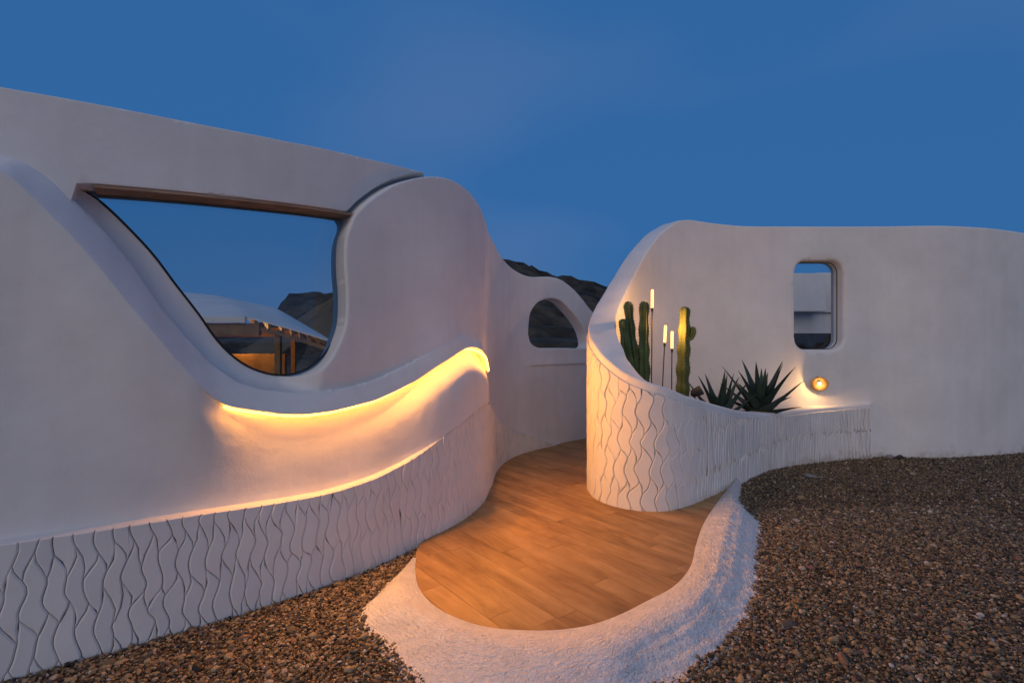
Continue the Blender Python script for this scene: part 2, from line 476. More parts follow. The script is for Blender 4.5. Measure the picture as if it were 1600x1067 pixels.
# pale spoil mound
ang = np.linspace(0, 2*np.pi, 48, endpoint=False); rad = np.linspace(0, 1, 16)
mv = []
for r_ in rad:
    for a_ in ang:
        q = r_*(1+.08*math.sin(3*a_+1)+.05*math.sin(7*a_))
        mv.append((-21.5+11*q*math.cos(a_), 62+9*q*math.sin(a_), 0.2+6.2*(1-r_)**0.9*(1-.1*math.sin(5*a_))+random.uniform(-.12, .12)))
mf = [(j*48+i, j*48+(i+1) % 48, (j+1)*48+(i+1) % 48, (j+1)*48+i) for j in range(15) for i in range(48)]
tag(mesh_obj('earth_mound', mv, mf, M['mound']), 'pale earth mound seen through the large window', None, kind='structure')

# ================================================================== LEFT VILLA WALL
villa = tag(empty('villa_wall', (-1.6, 3.0, 0)), 'flowing white plaster wall with large curved window and glowing cove', 'wall')
RL_pts = [(0, 2.60), (3.0, 2.50), (4.3, 2.43), (4.665, 2.405), (4.718, 2.375), (4.81, 2.265), (4.918, 2.136), (5.025, 1.994), (5.162, 1.783), (5.279, 1.621), (5.421, 1.41), (5.517, 1.304),
          (5.582, 1.244), (5.633, 1.218), (5.755, 1.188), (5.928, 1.149), (6.067, 1.134), (6.264, 1.137), (6.596, 1.176), (6.79, 1.225), (6.996, 1.289), (7.229, 1.39), (7.51, 1.492), (7.655, 1.533), (7.80, 1.548), (7.95, 1.54), (8.12, 1.51), (8.35, 1.445), (8.6, 1.35), (8.84, 1.23), (9.2, 1.0), (13.6, .9)]
zRL = sfn(RL_pts, 6)
G_pts = [(0, 2.72), (3.0, 2.62), (4.3, 2.53), (4.65, 2.515), (4.72, 2.505), (4.826, 2.43), (4.918, 2.336), (4.977, 2.272), (5.066, 2.17), (5.19, 1.992), (5.303, 1.792), (5.427, 1.622), (5.562, 1.454), (5.702, 1.345), (5.829, 1.297), (6.046, 1.264), (6.299, 1.264), (6.552, 1.295), (6.845, 1.37), (7.055, 1.456), (7.249, 1.54), (7.6, 1.66), (8.84, 1.45), (9.2, 1.2), (13.6, 1.1)]
zG = sfn(G_pts, 6)
E_pts = [(1.2, 2.72), (3.0, 2.66), (4.3, 2.58), (4.64, 2.565), (4.71, 2.555), (4.80, 2.505), (4.91, 2.432), (4.952, 2.412), (5.017, 2.375), (5.162, 2.234), (5.273, 2.104), (5.382, 1.942), (5.501, 1.773), (5.626, 1.585), (5.756, 1.461), (5.899, 1.392), (5.99, 1.370), (6.06, 1.362), (6.14, 1.374), (6.225, 1.425), (6.287, 1.495), (6.351, 1.613), (6.392, 1.729), (6.402, 1.85), (6.400, 1.969), (6.388, 2.09), (6.384, 2.207), (6.397, 2.342), (6.449, 2.472)]
T_pts = [(6.449, 2.472), (6.50, 2.535), (6.592, 2.624), (6.787, 2.772), (7.02, 2.893), (7.25, 2.972), (7.46, 3.008), (7.749, 3.008), (8.108, 2.97), (8.73, 2.925), (9.2, 2.90), (9.5, 2.86), (9.75, 2.78), (9.99, 2.70), (10.274, 2.614), (10.505, 2.565), (10.724, 2.55), (10.942, 2.574), (11.155, 2.59), (11.369, 2.567), (11.587, 2.477), (11.812, 2.337), (12.1, 2.11), (12.6, 1.8), (13.4, 1.6)]
Ec = curve2(E_pts, 0.015); Tc = curve2(T_pts, 0.03)
BT_pts = [(0, .66), (4.0, .65), (4.665, .640), (5.02, .636), (5.44, .628), (5.84, .61), (6.16, .598), (6.30, .60), (6.596, .620), (6.868, .668), (7.109, .735), (7.36, .826), (7.585, .90), (7.932, .985), (8.382, .985), (9.318, .706), (9.993, .465), (10.365, .324), (10.675, .212), (11.031, .087), (11.392, -.02), (13.6, -.3)]
zB = sfn(BT_pts, 14)

lipF = sfn([(0, 0), (5.45, 0), (5.95, .10), (8.15, .10), (8.85, 0), (13.6, 0)], 4)
dUp = sfn([(0, 0.035), (5.2, .035), (5.8, .01), (6.3, 0), (7.2, 0.0), (8.2, -.01), (9.1, -.08), (13.6, -.08)], 10)
dBase = sfn([(0, -.085), (6.35, -.085), (6.9, -.05), (7.25, -.008), (7.55, .024), (8.3, .022), (9.1, -.07), (13.6, -.08)], 14)
dG = sfn([(0, -.12), (4.85, -.12), (5.0, -.155), (5.4, -.15), (5.9, -.085), (6.2, -.06), (7.25, -.03), (8.2, -.04), (9.1, -.08), (13.6, -.08)], 10)
dH = sfn([(0, -.06), (6.5, -.06), (7.5, -.05), (8.2, -.055), (9.1, -.08), (13.6, -.08)], 10)
dE = sfn([(0, -.20), (4.86, -.20), (5.02, -.29), (6.0, -.29), (13.6, -.29)], 3)
scF = sfn([(0, .75), (5.1, .65), (5.95, .16), (13.6, .16)], 10)

def wob(V):
    s, z = V[:, 0], V[:, 1]
    return .0035*np.sin(2.3*s+1.1*z)*np.sin(1.9*z+.7*s+1)+.002*np.sin(5.1*s-2*z+.5)*np.sin(4.3*z+1.7*s)

arch = curve2([(10.641, 1.70), (10.650, 1.86), (10.69, 2.02), (10.83, 2.165), (11.005, 2.235), (11.20, 2.262), (11.38, 2.225), (11.566, 2.108), (11.79, 1.931), (11.945, 1.747), (12.008, 1.55), (11.98, 1.50), (11.5, 1.497), (11.091, 1.500), (10.84, 1.515), (10.69, 1.59), (10.641, 1.70)], 0.03)[:-1]

def frontL(V):
    s, z = V[:, 0], V[:, 1]
    rl, gz_, bt = zRL(s), zG(s), zB(s)
    up = dUp(s); lip = lipF(s)
    # below the ridge / cove line
    w = np.exp(-((np.clip(rl-z, 0, None))/scF(s))**2)
    low = dBase(s)+(up-lip-dBase(s))*w
    # band between ridge and groove
    u = np.clip((z-rl)/np.maximum(gz_-rl, .02), 0, 1)
    band = up+(dG(s)-up)*u**1.15
    # inside the groove
    a = np.clip(z-gz_, 0, None)
    b = dist_line(V, Ec)
    aa = dist_line(V, GL)
    t = np.clip(b/np.maximum(aa+b, 1e-4), 0, 1)
    trough = dG(s)-.045*smoothstep(0, .006, a)+(dE(s)-dG(s)+.045)*(1-t**3.2)
    rnd = np.clip(b/.018, 0, 1)
    hump = dH(s)-(1-np.sqrt(np.clip(1-(1-rnd)**2, 0, 1)))*.02
    stepg = (-.042*(1-smoothstep(6.75, 7.3, s)))*np.exp(-(a/.16))
    hump = np.where(s < 7.6, hump+(dG(s)-dH(s))*np.exp(-(a/.12)**2)+stepg, hump)
    wr = smoothstep(5.98, 6.24, s)
    ins = trough*(1-wr)+hump*wr
    d = np.where(z < rl-.0035, low, np.where(z < gz_, band, ins))
    # rounded edge along the free top
    bt_ = np.minimum(dist_line(V, Tc), dist_line(V, np.vstack([arch, arch[:1]])))
    r_ = np.clip(bt_/.014, 0, 1)
    d = d-(1-np.sqrt(np.clip(1-(1-r_)**2, 0, 1)))*.014
    # slight shelf line on the far wall
    sh = smoothstep(10.60, 10.74, s)
    d = d+sh*np.where(z > 1.245, .018, 0)*(1-smoothstep(1.245, 1.40, z))
    d = d+wob(V)
    # carved band: backing plane
    d = np.where(z < bt-.003, -.016, d)
    return d

ss = np.arange(1.2, 13.41, .02)
RLl = np.c_[ss, zRL(ss)]; GL = np.c_[ss, zG(ss)]; BL = np.c_[ss, zB(ss)]
RLm = RLl[(ss > 5.4) & (ss < 8.9)]
led_hi = RLm; led_lo = RLm-np.array([0, .0045])
Bm = BL[(ss > 1.2) & (ss < 11.3)]
GLm = GL[(ss < 7.6)]
outline = np.vstack([[[13.4, -.25]], np.array([[13.4, 1.6]]), Tc[::-1], Ec[::-1][1:], [[1.2, 2.70], [1.2, -.25]], np.c_[np.linspace(1.3, 13.3, 121), np.full(121, -.25)]])
_dd = np.linalg.norm(np.diff(np.vstack([outline, outline[:1]]), axis=0), axis=1)
outline = outline[_dd > 1e-4]
extra = np.vstack([offsets(Ec, [-.006, -.014, -.026, -.04, -.06, -.09, -.12, -.15]), offsets(Tc, [.004, .01, .02, .03, .045]), offsets(Tc, [-.004, -.01, -.02, -.03, -.045]),
                   offsets(np.vstack([arch, arch[:1]]), [-.03, -.018, -.01, -.004, .004, .01, .018, .03]), offsets(RLl[(ss > 4.2) & (ss < 9)], [-.10, -.06, -.03, -.014, .008, .014, .03, .06]),
                   offsets(GLm, [-.05, -.022, -.008, .008, .02, .04, .07]), offsets(Bm, [.015, .04])])
m1 = np.c_[np.linspace(10.5, 13.3, 70), np.full(70, 1.2435)]; m2 = m1+np.array([0, .003])
ridge_l = RLl[(ss > 4.2) & (ss < 5.38)]
lines = [ridge_l, led_hi, led_lo, Bm, Bm-np.array([0, .0035]), GLm[(GLm[:, 0] > 4.3)][::1], m1, m2]
lines = [l_[in_poly(l_, outline)] for l_ in lines]
backL = lambda V: np.full(len(V), -.42)+.12*smoothstep(9.2, 10.2, V[:, 0])
def bshift(V):
    w = smoothstep(6.02, 6.3, V[:, 0])*(1-smoothstep(2.5, 2.75, V[:, 1]))*(V[:, 0] < 7.2)*smoothstep(1.2, 1.4, V[:, 1])
    b = np.exp(-(dist_line(V, Ec)/.08)**2)
    return np.c_[.13*w*b, 0*w]
slab(PL, outline, [arch], frontL, backL, M['plaster'], 'plaster_body', villa, .045, lines, extra, 40, bshift)

# upper wall above the window (lintel)
lint_o = np.vstack([[[1.2, 1.2], [4.90, 1.2], [4.90, 2.30], [4.93, 2.425]], np.c_[np.linspace(5.0, 6.9, 40), np.interp(np.linspace(5.0, 6.9, 40), [4.93, 5.453, 5.998, 6.469, 6.9], [2.428, 2.464, 2.494, 2.52, 2.54])],
                    [[7.42, 2.6], [7.42, 2.99]], np.c_[np.linspace(7.4, 1.3, 120), np.interp(np.linspace(7.4, 1.3, 120), [1.2, 4.638, 5.151, 5.551, 5.998, 6.536, 7.189, 7.45], [2.80, 2.852, 2.864, 2.876, 2.896, 2.94, 3.004, 3.01])], [[1.2, 2.80]]])
lint_low = lint_o[4:44]
lint_top = lint_o[46:166]
hump_edge = Tc[Tc[:, 0] < 7.6]
def frontU(V):
    d = np.full(len(V), -.115)+wob(V)*.8
    d -= .11*np.exp(-(dist_line(V, hump_edge)/.03)**4)
    r_ = np.clip(np.minimum(dist_line(V, lint_top), dist_line(V, lint_low))/.009, 0, 1)
    return d-(1-np.sqrt(np.clip(1-(1-r_)**2, 0, 1)))*.009
extraU = np.vstack([offsets(hump_edge, [.028, .036, .044, -.028, -.036, -.044, -.1, -.07, -.03, -.018, -.009, 0.004, .02, .05]), offsets(lint_low, [.004, .01, .018, .03]), offsets(lint_top, [-.03, -.018, -.01, -.004, .004, .01, .018, .03])])
slab(PL, lint_o, [], frontU, lambda V: np.full(len(V), -.45), M['plaster'], 'lintel', villa, .06, [], extraU, 40)

# the large window: pane and dark gasket
pane_o = np.vstack([Ec[(Ec[:, 0] > 4.9) & (Ec[:, 0] < 6.03)][::1]-np.array([.04, .05]), [[6.15, 1.31], [6.42, 1.45], [6.56, 1.75], [6.58, 2.2], [6.62, 2.6], [4.86, 2.60]]])
win = slab(PL, pane_o, [], lambda V: np.full(len(V), -.292), lambda V: np.full(len(V), -.302), M['glass'], 'window_pane', villa, .12)
gk = MB()
EcW = Ec[(Ec[:, 0] > 4.95)]
Er = curve2([(4.952, 2.42), (5.017, 2.380), (5.162, 2.238), (5.273, 2.108), (5.382, 1.946), (5.501, 1.777), (5.626, 1.588), (5.756, 1.463), (5.899, 1.394), (6.055, 1.373), (6.226, 1.415), (6.378, 1.531), (6.469, 1.675), (6.498, 1.875), (6.485, 2.086), (6.498, 2.283), (6.54, 2.475)], .03)
gk.tube(PL.at(Er[:, 0], Er[:, 1], -.286), .007, 8)
lt = np.c_[np.linspace(4.95, 6.56, 60), np.interp(np.linspace(4.95, 6.56, 60), [4.93, 5.453, 5.998, 6.469, 6.9], [2.420, 2.456, 2.486, 2.512, 2.53])]
gk.build('window_gasket', M['gasket'], villa, True)

# thin strip under the lintel, coloured tan instead of wall plaster
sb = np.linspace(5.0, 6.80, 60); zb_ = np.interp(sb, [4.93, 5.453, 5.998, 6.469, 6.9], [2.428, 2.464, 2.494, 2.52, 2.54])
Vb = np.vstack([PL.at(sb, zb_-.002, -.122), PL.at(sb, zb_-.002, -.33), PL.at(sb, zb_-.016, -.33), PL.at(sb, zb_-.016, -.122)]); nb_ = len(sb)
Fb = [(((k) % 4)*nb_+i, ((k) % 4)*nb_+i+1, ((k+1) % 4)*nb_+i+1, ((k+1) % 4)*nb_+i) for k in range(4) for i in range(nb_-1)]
mesh_obj('soffit_strip', Vb, Fb, M['soffit'], villa, False)

# LED strip under the lip
sl = np.arange(5.60, 8.74, .03)
def led_d(s): return dUp(s)-lipF(s)*(.16+.40*smoothstep(6.6, 7.3, s)*(1-smoothstep(7.9, 8.25, s)))-.004+.030*smoothstep(8.0, 8.4, s)
ledm = MB()
ledm.tube(PL.at(sl, zRL(sl)-.016, led_d(sl)-.012), .006, 8)
ledm.build('led_strip', M['led'], villa, True)
# aluminium channel holding the outward-facing diffuser
def prof_ribbon(name, pts, mat):
    n = len(sl); rows = [PL.at(sl, zRL(sl)+dz, led_d(sl)+dd) for dd, dz in pts]
    V = np.vstack(rows); k = len(pts)
    F = [(a*n+i, a*n+i+1, (a+1)*n+i+1, (a+1)*n+i) for a in range(k-1) for i in range(n-1)]
    return mesh_obj(name, V, F, mat, villa, False)
prof_ribbon('led_diffuser', [(-.0042, -.0180), (.0015, -.0060)], M['ledstrip'])
prof_ribbon('led_channel', [(-.0046, -.0186), (-.0064, -.0176), (-.0008, -.0049), (.0018, -.0055)], M['alu'])

# ------------------------------------------------------------------ leaf-shaped carved tiles
def clip_half(poly, f):
    out = []
    n = len(poly)
    for i in range(n):
        p, q = poly[i], poly[(i+1) % n]
        a, b = f(p), f(q)
        if a >= 0: out.append(p)
        if (a >= 0) != (b >= 0):
            t = a/(a-b); out.append((p[0]+(q[0]-p[0])*t, p[1]+(q[1]-p[1])*t))
    return out

def leaf_tiles(plan, parent, s0, s1, width, ztop, zbot, d0, seed, a=.135, c=.12, th=.012, gap=lambda s: .001+.0014*float(smoothstep(8.7, 9.3, s)), limit=300, zmin=-.2, ribs=False):
    rs = random.Random(seed)
    # column positions with varying width
    us = [s0]
    while us[-1] < s1: us.append(us[-1]+float(width(us[-1])))
    def S(u):
        i = np.clip(u, 0, len(us)-1.001); k = int(i); return us[k]+(us[k+1]-us[k])*(i-k)
    p = a+c
    jit = {}
    def J(key):
        if key not in jit: jit[key] = (rs.uniform(-.20, .20), rs.uniform(-.38, .38), rs.uniform(-.07, .07))
        return jit[key]
    def vert(r, i2, top):
        # lattice vertex: row r, half column i2; top: valley (0) or peak (1) of that row's cap line
        k = ('v', r, i2)
        j = J(k)
        return ((i2/2+j[0]*.65), r*p+(c if top else 0)+j[1]*c)
    def edge(A, B, n, key):
        amp = J(('e',)+key)[2]
        out = []
        for q in range(n):
            t = q/n
            out.append((A[0]+(B[0]-A[0])*t+amp*math.sin(2*math.pi*t)*(1 if n > 3 else .5), A[1]+(B[1]-A[1])*t))
        return out
    tiles = []
    nrow = int(1.7/p)+2
    for r in range(-1, nrow):
        for i in range(0, len(us)):
            off = (r % 2)
            c2 = 2*i+off                      # centre half column
            # cap line k between row k-1 and k: peaks/valleys alternate; cell r spans cap lines r..r+1
            L, Cn, Rr = c2-1, c2, c2+1
            lowL, lowC, lowR = vert(r, L, True), vert(r, Cn, False), vert(r, Rr, True)
            upL, upC, upR = vert(r+1, L, False), vert(r+1, Cn, True), vert(r+1, Rr, False)
            poly = []
            poly += edge(lowC, lowR, 3, (r, Cn, Rr))
            poly += edge(lowR, upR, 6, ('s', r, Rr))
            poly += edge(upR, upC, 3, (r+1, Cn, Rr, 1))
            poly += edge(upC, upL, 3, (r+1, L, Cn, 1))
            # left side is shared: walk it downwards with the same wave
            e = edge(lowL, upL, 6, ('s', r, L))
            poly += [upL]+e[1:][::-1]
            poly += [lowL]+edge(lowL, lowC, 3, (r, L, Cn))[1:]
            poly = [(S(u+.17*math.sin(2*math.pi*z/(p*.95)+1.6*math.sin(u*.37)+.8*math.sin(u*1.3))), z+zmin) for u, z in poly]
            sc_ = sum(q[0] for q in poly)/len(poly)
            if sc_ < s0-.05 or sc_ > s1+.05: continue
            zt = float(ztop(sc_)); sl_ = (float(ztop(sc_+.05))-float(ztop(sc_-.05)))/.1
            poly = clip_half(poly, lambda q: zt+sl_*(q[0]-sc_)-q[1])
            if len(poly) < 3: continue
            zb = float(zbot(sc_))
            poly = clip_half(poly, lambda q: q[1]-zb)
            if len(poly) < 3: continue
            poly = clip_half(poly, lambda q: q[0]-s0)
            if len(poly) < 3: continue
            poly = clip_half(poly, lambda q: s1-q[0])
            if len(poly) < 3: continue
            P = np.array(poly)
            A2 = np.sum(P[:, 0]*np.roll(P[:, 1], -1)-np.roll(P[:, 0], -1)*P[:, 1])
            if A2 < 0: P = P[::-1]; A2 = -A2
            if A2 < .00008: continue
            tiles.append((A2, P))
    tiles.sort(key=lambda t: -t[0])
    rest = MB()
    for k, (A2, P) in enumerate(tiles):
        # drop near duplicates
        keepi = [i for i in range(len(P)) if np.linalg.norm(P[i]-P[i-1]) > .0025]
        P = P[keepi]
        n = len(P)
        if n < 3: continue
        def inset(P, w):
            e1 = P-np.roll(P, 1, 0); e2 = np.roll(P, -1, 0)-P
            e1 /= np.linalg.norm(e1, axis=1)[:, None]+1e-9; e2 /= np.linalg.norm(e2, axis=1)[:, None]+1e-9
            nn = np.c_[-(e1[:, 1]+e2[:, 1]), e1[:, 0]+e2[:, 0]]
            ln = np.linalg.norm(nn, axis=1)[:, None]
            return P+nn/np.maximum(ln, .9)*w
        cen = P.mean(axis=0)
        mt = A2/float(np.sum(np.linalg.norm(P-np.roll(P, 1, 0), axis=1)))
        wd = min(1.0, mt/.05, float(np.ptp(P[:, 0]))/.085)
        gp = min(gap(float(cen[0])), .12*mt)
        P0 = inset(P, gp); P1 = inset(P, gp+.001*wd); nar = mt > .02 and ribs
        P2 = inset(P, gp+(.0085 if nar else .0085*wd))
        tx, tz, lift = rs.uniform(-.07, .07)*(1 if np.ptp(P[:, 0]) > .075 or mt < .02 else 2.4), rs.uniform(-.02, .02), rs.uniform(-.002, .003)
        def D(Q, h): return d0+h+lift*(h > 0)+(tx*(Q[:, 0]-cen[0])+tz*(Q[:, 1]-cen[1]))*(h > 0)
        V = np.vstack([plan.at(P0[:, 0], P0[:, 1], d0-.004+0*P0[:, 0]), plan.at(P1[:, 0], P1[:, 1], D(P1, th*(.45 if nar else .62))), plan.at(P2[:, 0], P2[:, 1], D(P2, th))])
        F = []
        for i in range(n):
            j = (i+1) % n
            F.append((i, j, n+j, n+i)); F.append((n+i, n+j, 2*n+j, 2*n+i))
        F.append(tuple(range(2*n, 3*n)))
        if k < limit: mesh_obj('leaf_tile', V, F, M['tile'], parent, True, 30)
        else: rest.add(V.tolist(), F)
    if rest.v: tag(rest.build('leaf_tile_offcuts', M['tile'], parent, True, 30), kind='stuff')
    return len(tiles)

def ribbon(name, plan, s0, s1, zt, zb, d, mat, parent):
    s = np.arange(s0, s1+.001, .03); s = s[(zt(s)-zb) > .004]
    rows = 3
    V = np.vstack([plan.at(s, zb+(zt(s)-zb)*k/(rows-1), d) for k in range(rows)])
    n = len(s)
    F = [(j*n+i, j*n+i+1, (j+1)*n+i+1, (j+1)*n+i) for j in range(rows-1) for i in range(n-1)]
    return mesh_obj(name, V, F, mat, parent)

clad = ribbon('cladding', PL, 4.2, 11.35, lambda s: zB(s)-.006, -.2, -.012, M['grout'], villa)
nt1 = leaf_tiles(PL, clad, 4.25, 11.2, lambda s: .077 if s < 8 else .07, lambda s: zB(s)-.004, lambda s: -.07, -.012, 5, zmin=-.33)

# ================================================================== RIGHT PLANTER WALL
planter = tag(empty('planter_wall', (2.5, 6.5, 0)), 'white curling wall rising from low planter front to tall windowed back', 'wall')
def s_near(x, y):
    return float(PR.s[np.argmin((PR.C[:, 0]-x)**2+(PR.C[:, 1]-y)**2)])
S_END = float(PR.s[-1])-.02
top_ctrl = [(11.2, 12.0, 3.2), (9.6, 9.8, 3.26), (8.45, 8.6, 3.29), (6.4, 7.86, 3.31), (5.4, 7.9, 3.31), (4.2, 7.9, 3.31), (3.4, 7.88, 3.31), (2.9, 7.78, 3.33), (2.45, 7.61, 3.35), (2.2, 7.48, 3.31), (1.9, 7.28, 3.12), (1.62, 7.05, 2.84), (1.33, 6.72, 2.45), (1.13, 6.43, 2.17), (.98, 6.12, 1.97), (.88, 5.8, 1.80), (.825, 5.5, 1.685), (.835, 5.25, 1.58), (.895, 5.06, 1.46), (1.065, 4.87, 1.31), (1.252, 4.79, 1.225), (1.444, 4.80, 1.17), (1.705, 4.96, 1.07), (2.136, 5.356, .94), (2.5, 5.714, .835), (3.22, 6.48, .68), (3.95, 7.1, .645), (4.72, 7.46, .655), (5.37, 7.55, .695)]
topf = sfn([(s_near(x, y), z) for x, y, z in top_ctrl], 10)
sR = np.arange(.05, S_END, .03)
topR = np.c_[sR, topf(sR)]
outR = np.vstack([topR[::-1], [[.05, -.4]], np.c_[np.arange(.15, S_END, .12), np.full(len(np.arange(.15, S_END, .12)), -.4)], [[topR[-1, 0], -.4]]])
# window opening, on the straight part of the tall wall (s runs right to left there)
def sx(x): # s of the point on the back wall with given x
    i = np.where((PR.C[:, 1] > 7.3) & (PR.s < 10.6))[0]
    return float(np.interp(-x, -PR.C[i, 0], PR.s[i]))
def rrect(x0, x1, z0, z1, r, n=8):
    pts = []
    for cx, cz, a0 in ((x1-r, z1-r, 0), (x0+r, z1-r, 90), (x0+r, z0+r, 180), (x1-r, z0+r, 270)):
        for k in range(n+1):
            a = R(a0+90*k/n); pts.append((cx+r*math.cos(a), cz+r*math.sin(a)))
    return np.array(pts)
wx0, wx1, wz0, wz1 = 4.205, 4.925, 1.48, 2.80
wr_ = rrect(wx0, wx1, wz0, wz1, .16)
hole = np.array([(sx(x), z) for x, z in wr_])
hole_c = np.vstack([hole, hole[:1]])
topline = topR
def edge_round(V, r):
    b = dist_line(V, topline)
    t = np.clip(b/r, 0, 1)
    return (1-np.sqrt(np.clip(1-(1-t)**2, 0, 1)))*r
def hole_round(V, r):
    b = dist_line(V, hole_c)
    t = np.clip(b/r, 0, 1)
    return (1-np.sqrt(np.clip(1-(1-t)**2, 0, 1)))*r
def frontR(V): return wob(V)*.7-edge_round(V, .025)
def backR(V): return -.30+wob(V+3.3)*.7+edge_round(V, .025)+hole_round(V, .05)
extraR = np.vstack([offsets(topR, [.003, .008, .016, .026, .05]), offsets(topR, [-.003, -.008, -.016, -.026, -.05])]+[offsets(hole_c, [d_]) for d_ in (-.05, -.035, -.02, -.01, -.004, .004, .01, .02, .035, .05)])
slab(PR, outR, [hole], frontR, backR, M['plaster'], 'plaster_body', planter, .06, [], extraR, 40)
# pane of the small window
h2 = rrect(wx0-.03, wx1+.03, wz0-.03, wz1+.03, .18)
slab(PR, np.array([(sx(x), z) for x, z in h2]), [], lambda V: np.full(len(V), -.055), lambda V: np.full(len(V), -.065), M['glass2'], 'window_pane', planter, .15)
gm = MB(); h3 = rrect(wx0+.004, wx1-.004, wz0+.004, wz1-.004, .16); h3 = np.vstack([h3, h3[:1]])
gm.tube(PR.at([sx(x) for x, z in h3], h3[:, 1], -.15), .006, 8, False)
gm.build('window_gasket', M['gasket'], planter, True)
# cladding of the planter front
sc0, sc1 = s_near(1.0, 6.15), S_END-.07
ztR = lambda s: topf(s)-.085+.03*smoothstep(s_near(2.1, 5.36), s_near(3.2, 6.48), s)
clad2 = ribbon('cladding', PR, sc0, sc1, lambda s: ztR(s), -.25, .004, M['grout'], planter)
sA, sB = s_near(1.75, 5.0), s_near(2.7, 5.95)
sM = s_near(1.95, 5.18)
zbR = lambda s: -.06-.1*float(smoothstep(sB, S_END-1.5, s))
nt2 = leaf_tiles(PR, clad2, s_near(.86, 5.75), sM, lambda s: .115-.045*float(smoothstep(sA-.25, sM, s)), ztR, zbR, .004, 9, a=.17, c=.12, zmin=-.40, gap=lambda s: .0018)
nt3 = leaf_tiles(PR, clad2, sM+.001, sc1, lambda s: .058, ztR, zbR, .004, 14, a=.32, c=.08, zmin=-.56, gap=lambda s: .0022, th=.016, ribs=True, limit=190)
print('tiles', nt1, nt2, nt3)

# soil inside the planter
inner = PR.at(PR.s, 0*PR.s, -.24)[:, :2]
i0 = np.argmin((PR.C[:, 0]-5.2)**2+(PR.C[:, 1]-7.9)**2)
poly = inner[i0:]
bm = bmesh.new()
vs = [bm.verts.new((x, y, .58)) for x, y in poly[::8]]
fc = bm.faces.new(vs)
bmesh.ops.triangulate(bm, faces=[fc])
me = bpy.data.meshes.new('planter_soil'); bm.to_mesh(me); bm.free(); me.materials.append(M['soil'])
so = bpy.data.objects.new('planter_soil', me); col.objects.link(so); tag(so, 'dark soil filling the planter', None, kind='structure')

# ================================================================== DECK AND ITS RIM
inner_px = [(-.92, 3.98), (-.80, 3.82), (-.70, 3.74), (-.665, 3.52), (-.585, 3.25), (-.456, 3.04), (-.31, 2.91), (-.145, 2.822), (.0387, 2.79), (.237, 2.79), (.429, 2.838), (.623, 2.949), (.823, 3.107), (1.034, 3.282), (1.239, 3.565), (1.418, 3.95), (1.66, 4.43), (2.03, 5.04), (2.47, 5.72)]
outer_px = [(-.76, 3.76), (-.845, 3.48), (-.919, 3.21), (-.958, 3.077), (-.885, 2.864), (-.737, 2.729), (-.622, 2.565), (-.50, 2.40), (-.30, 2.21), (.0, 2.07), (.33, 2.08), (.60, 2.27), (.777, 2.39), (.944, 2.5), (1.163, 2.706), (1.456, 3.04), (1.664, 3.395), (2.049, 4.116), (2.244, 4.555), (2.262, 4.87), (2.32, 5.20), (2.58, 5.72)]
def samp(pts, n):
    C = spline(pts, .005); C = smooth_line(C, 10)
    L = np.r_[0, np.cumsum(np.linalg.norm(np.diff(C, axis=0), axis=1))]
    t = np.linspace(0, L[-1], n)
    return np.c_[np.interp(t, L, C[:, 0]), np.interp(t, L, C[:, 1])]
NI, NC = 900, 90
IN = samp([p for p in inner_px[2:]], NI); OUT = samp(outer_px, NI)
# pair points so that cross-sections do not cross: relax by nearest monotone matching
def rough(x, y):
    return fbm(x*26, y*26, 21)*.5+fbm(x*60, y*60, 22)*.4
V = []; UV = []
tpar = np.linspace(0, 1, NI)
arc = np.r_[0, np.cumsum(np.linalg.norm(np.diff(IN, axis=0), axis=1))]
for k in range(NC):
    v = k/(NC-1)
    XY = IN*(1-v)+OUT*v
    gz0 = ground_z(OUT[:, 0], OUT[:, 1])-.010
    side = smoothstep(.30, .62, tpar)
    h = .030+.045*math.sin(math.pi*min(v*2.2, 1)*.5)+.012*math.sin(math.pi*v)
    h = .022+(h-.022)*smoothstep(0, .14, tpar)
    prof = h*(1-smoothstep(.35, 1.0, np.array(v)))+gz0*smoothstep(.35, 1.0, np.array(v))
    # brushed ridges following the curve, stronger away from the light
    br = np.sin(v*34+2.2*fbm(arc*2.2+v*3, v*9+0*arc, 31)+1.5*np.sin(arc*1.7))*.0022
    rg = rough(XY[:, 0], XY[:, 1])*.009+rng.normal(0, .0016, NI)
    amp = (.12+.95*side)*smoothstep(0, .12, np.array(v))
    jitx = fbm(arc*5, arc*0+v, 41)*.03*smoothstep(.75, 1, np.array(v))
    nrm = OUT-IN; nrm = nrm/(np.linalg.norm(nrm, axis=1)[:, None]+1e-6)
    XY = XY+nrm*jitx[:, None]
    V.append(np.c_[XY, prof+(br+rg)*amp]); UV.append(np.c_[arc, np.full(NI, v)])
V = np.vstack(V); UV = np.vstack(UV)
F = [(k*NI+i, (k+1)*NI+i, (k+1)*NI+i+1, k*NI+i+1) for k in range(NC-1) for i in range(NI-1)]
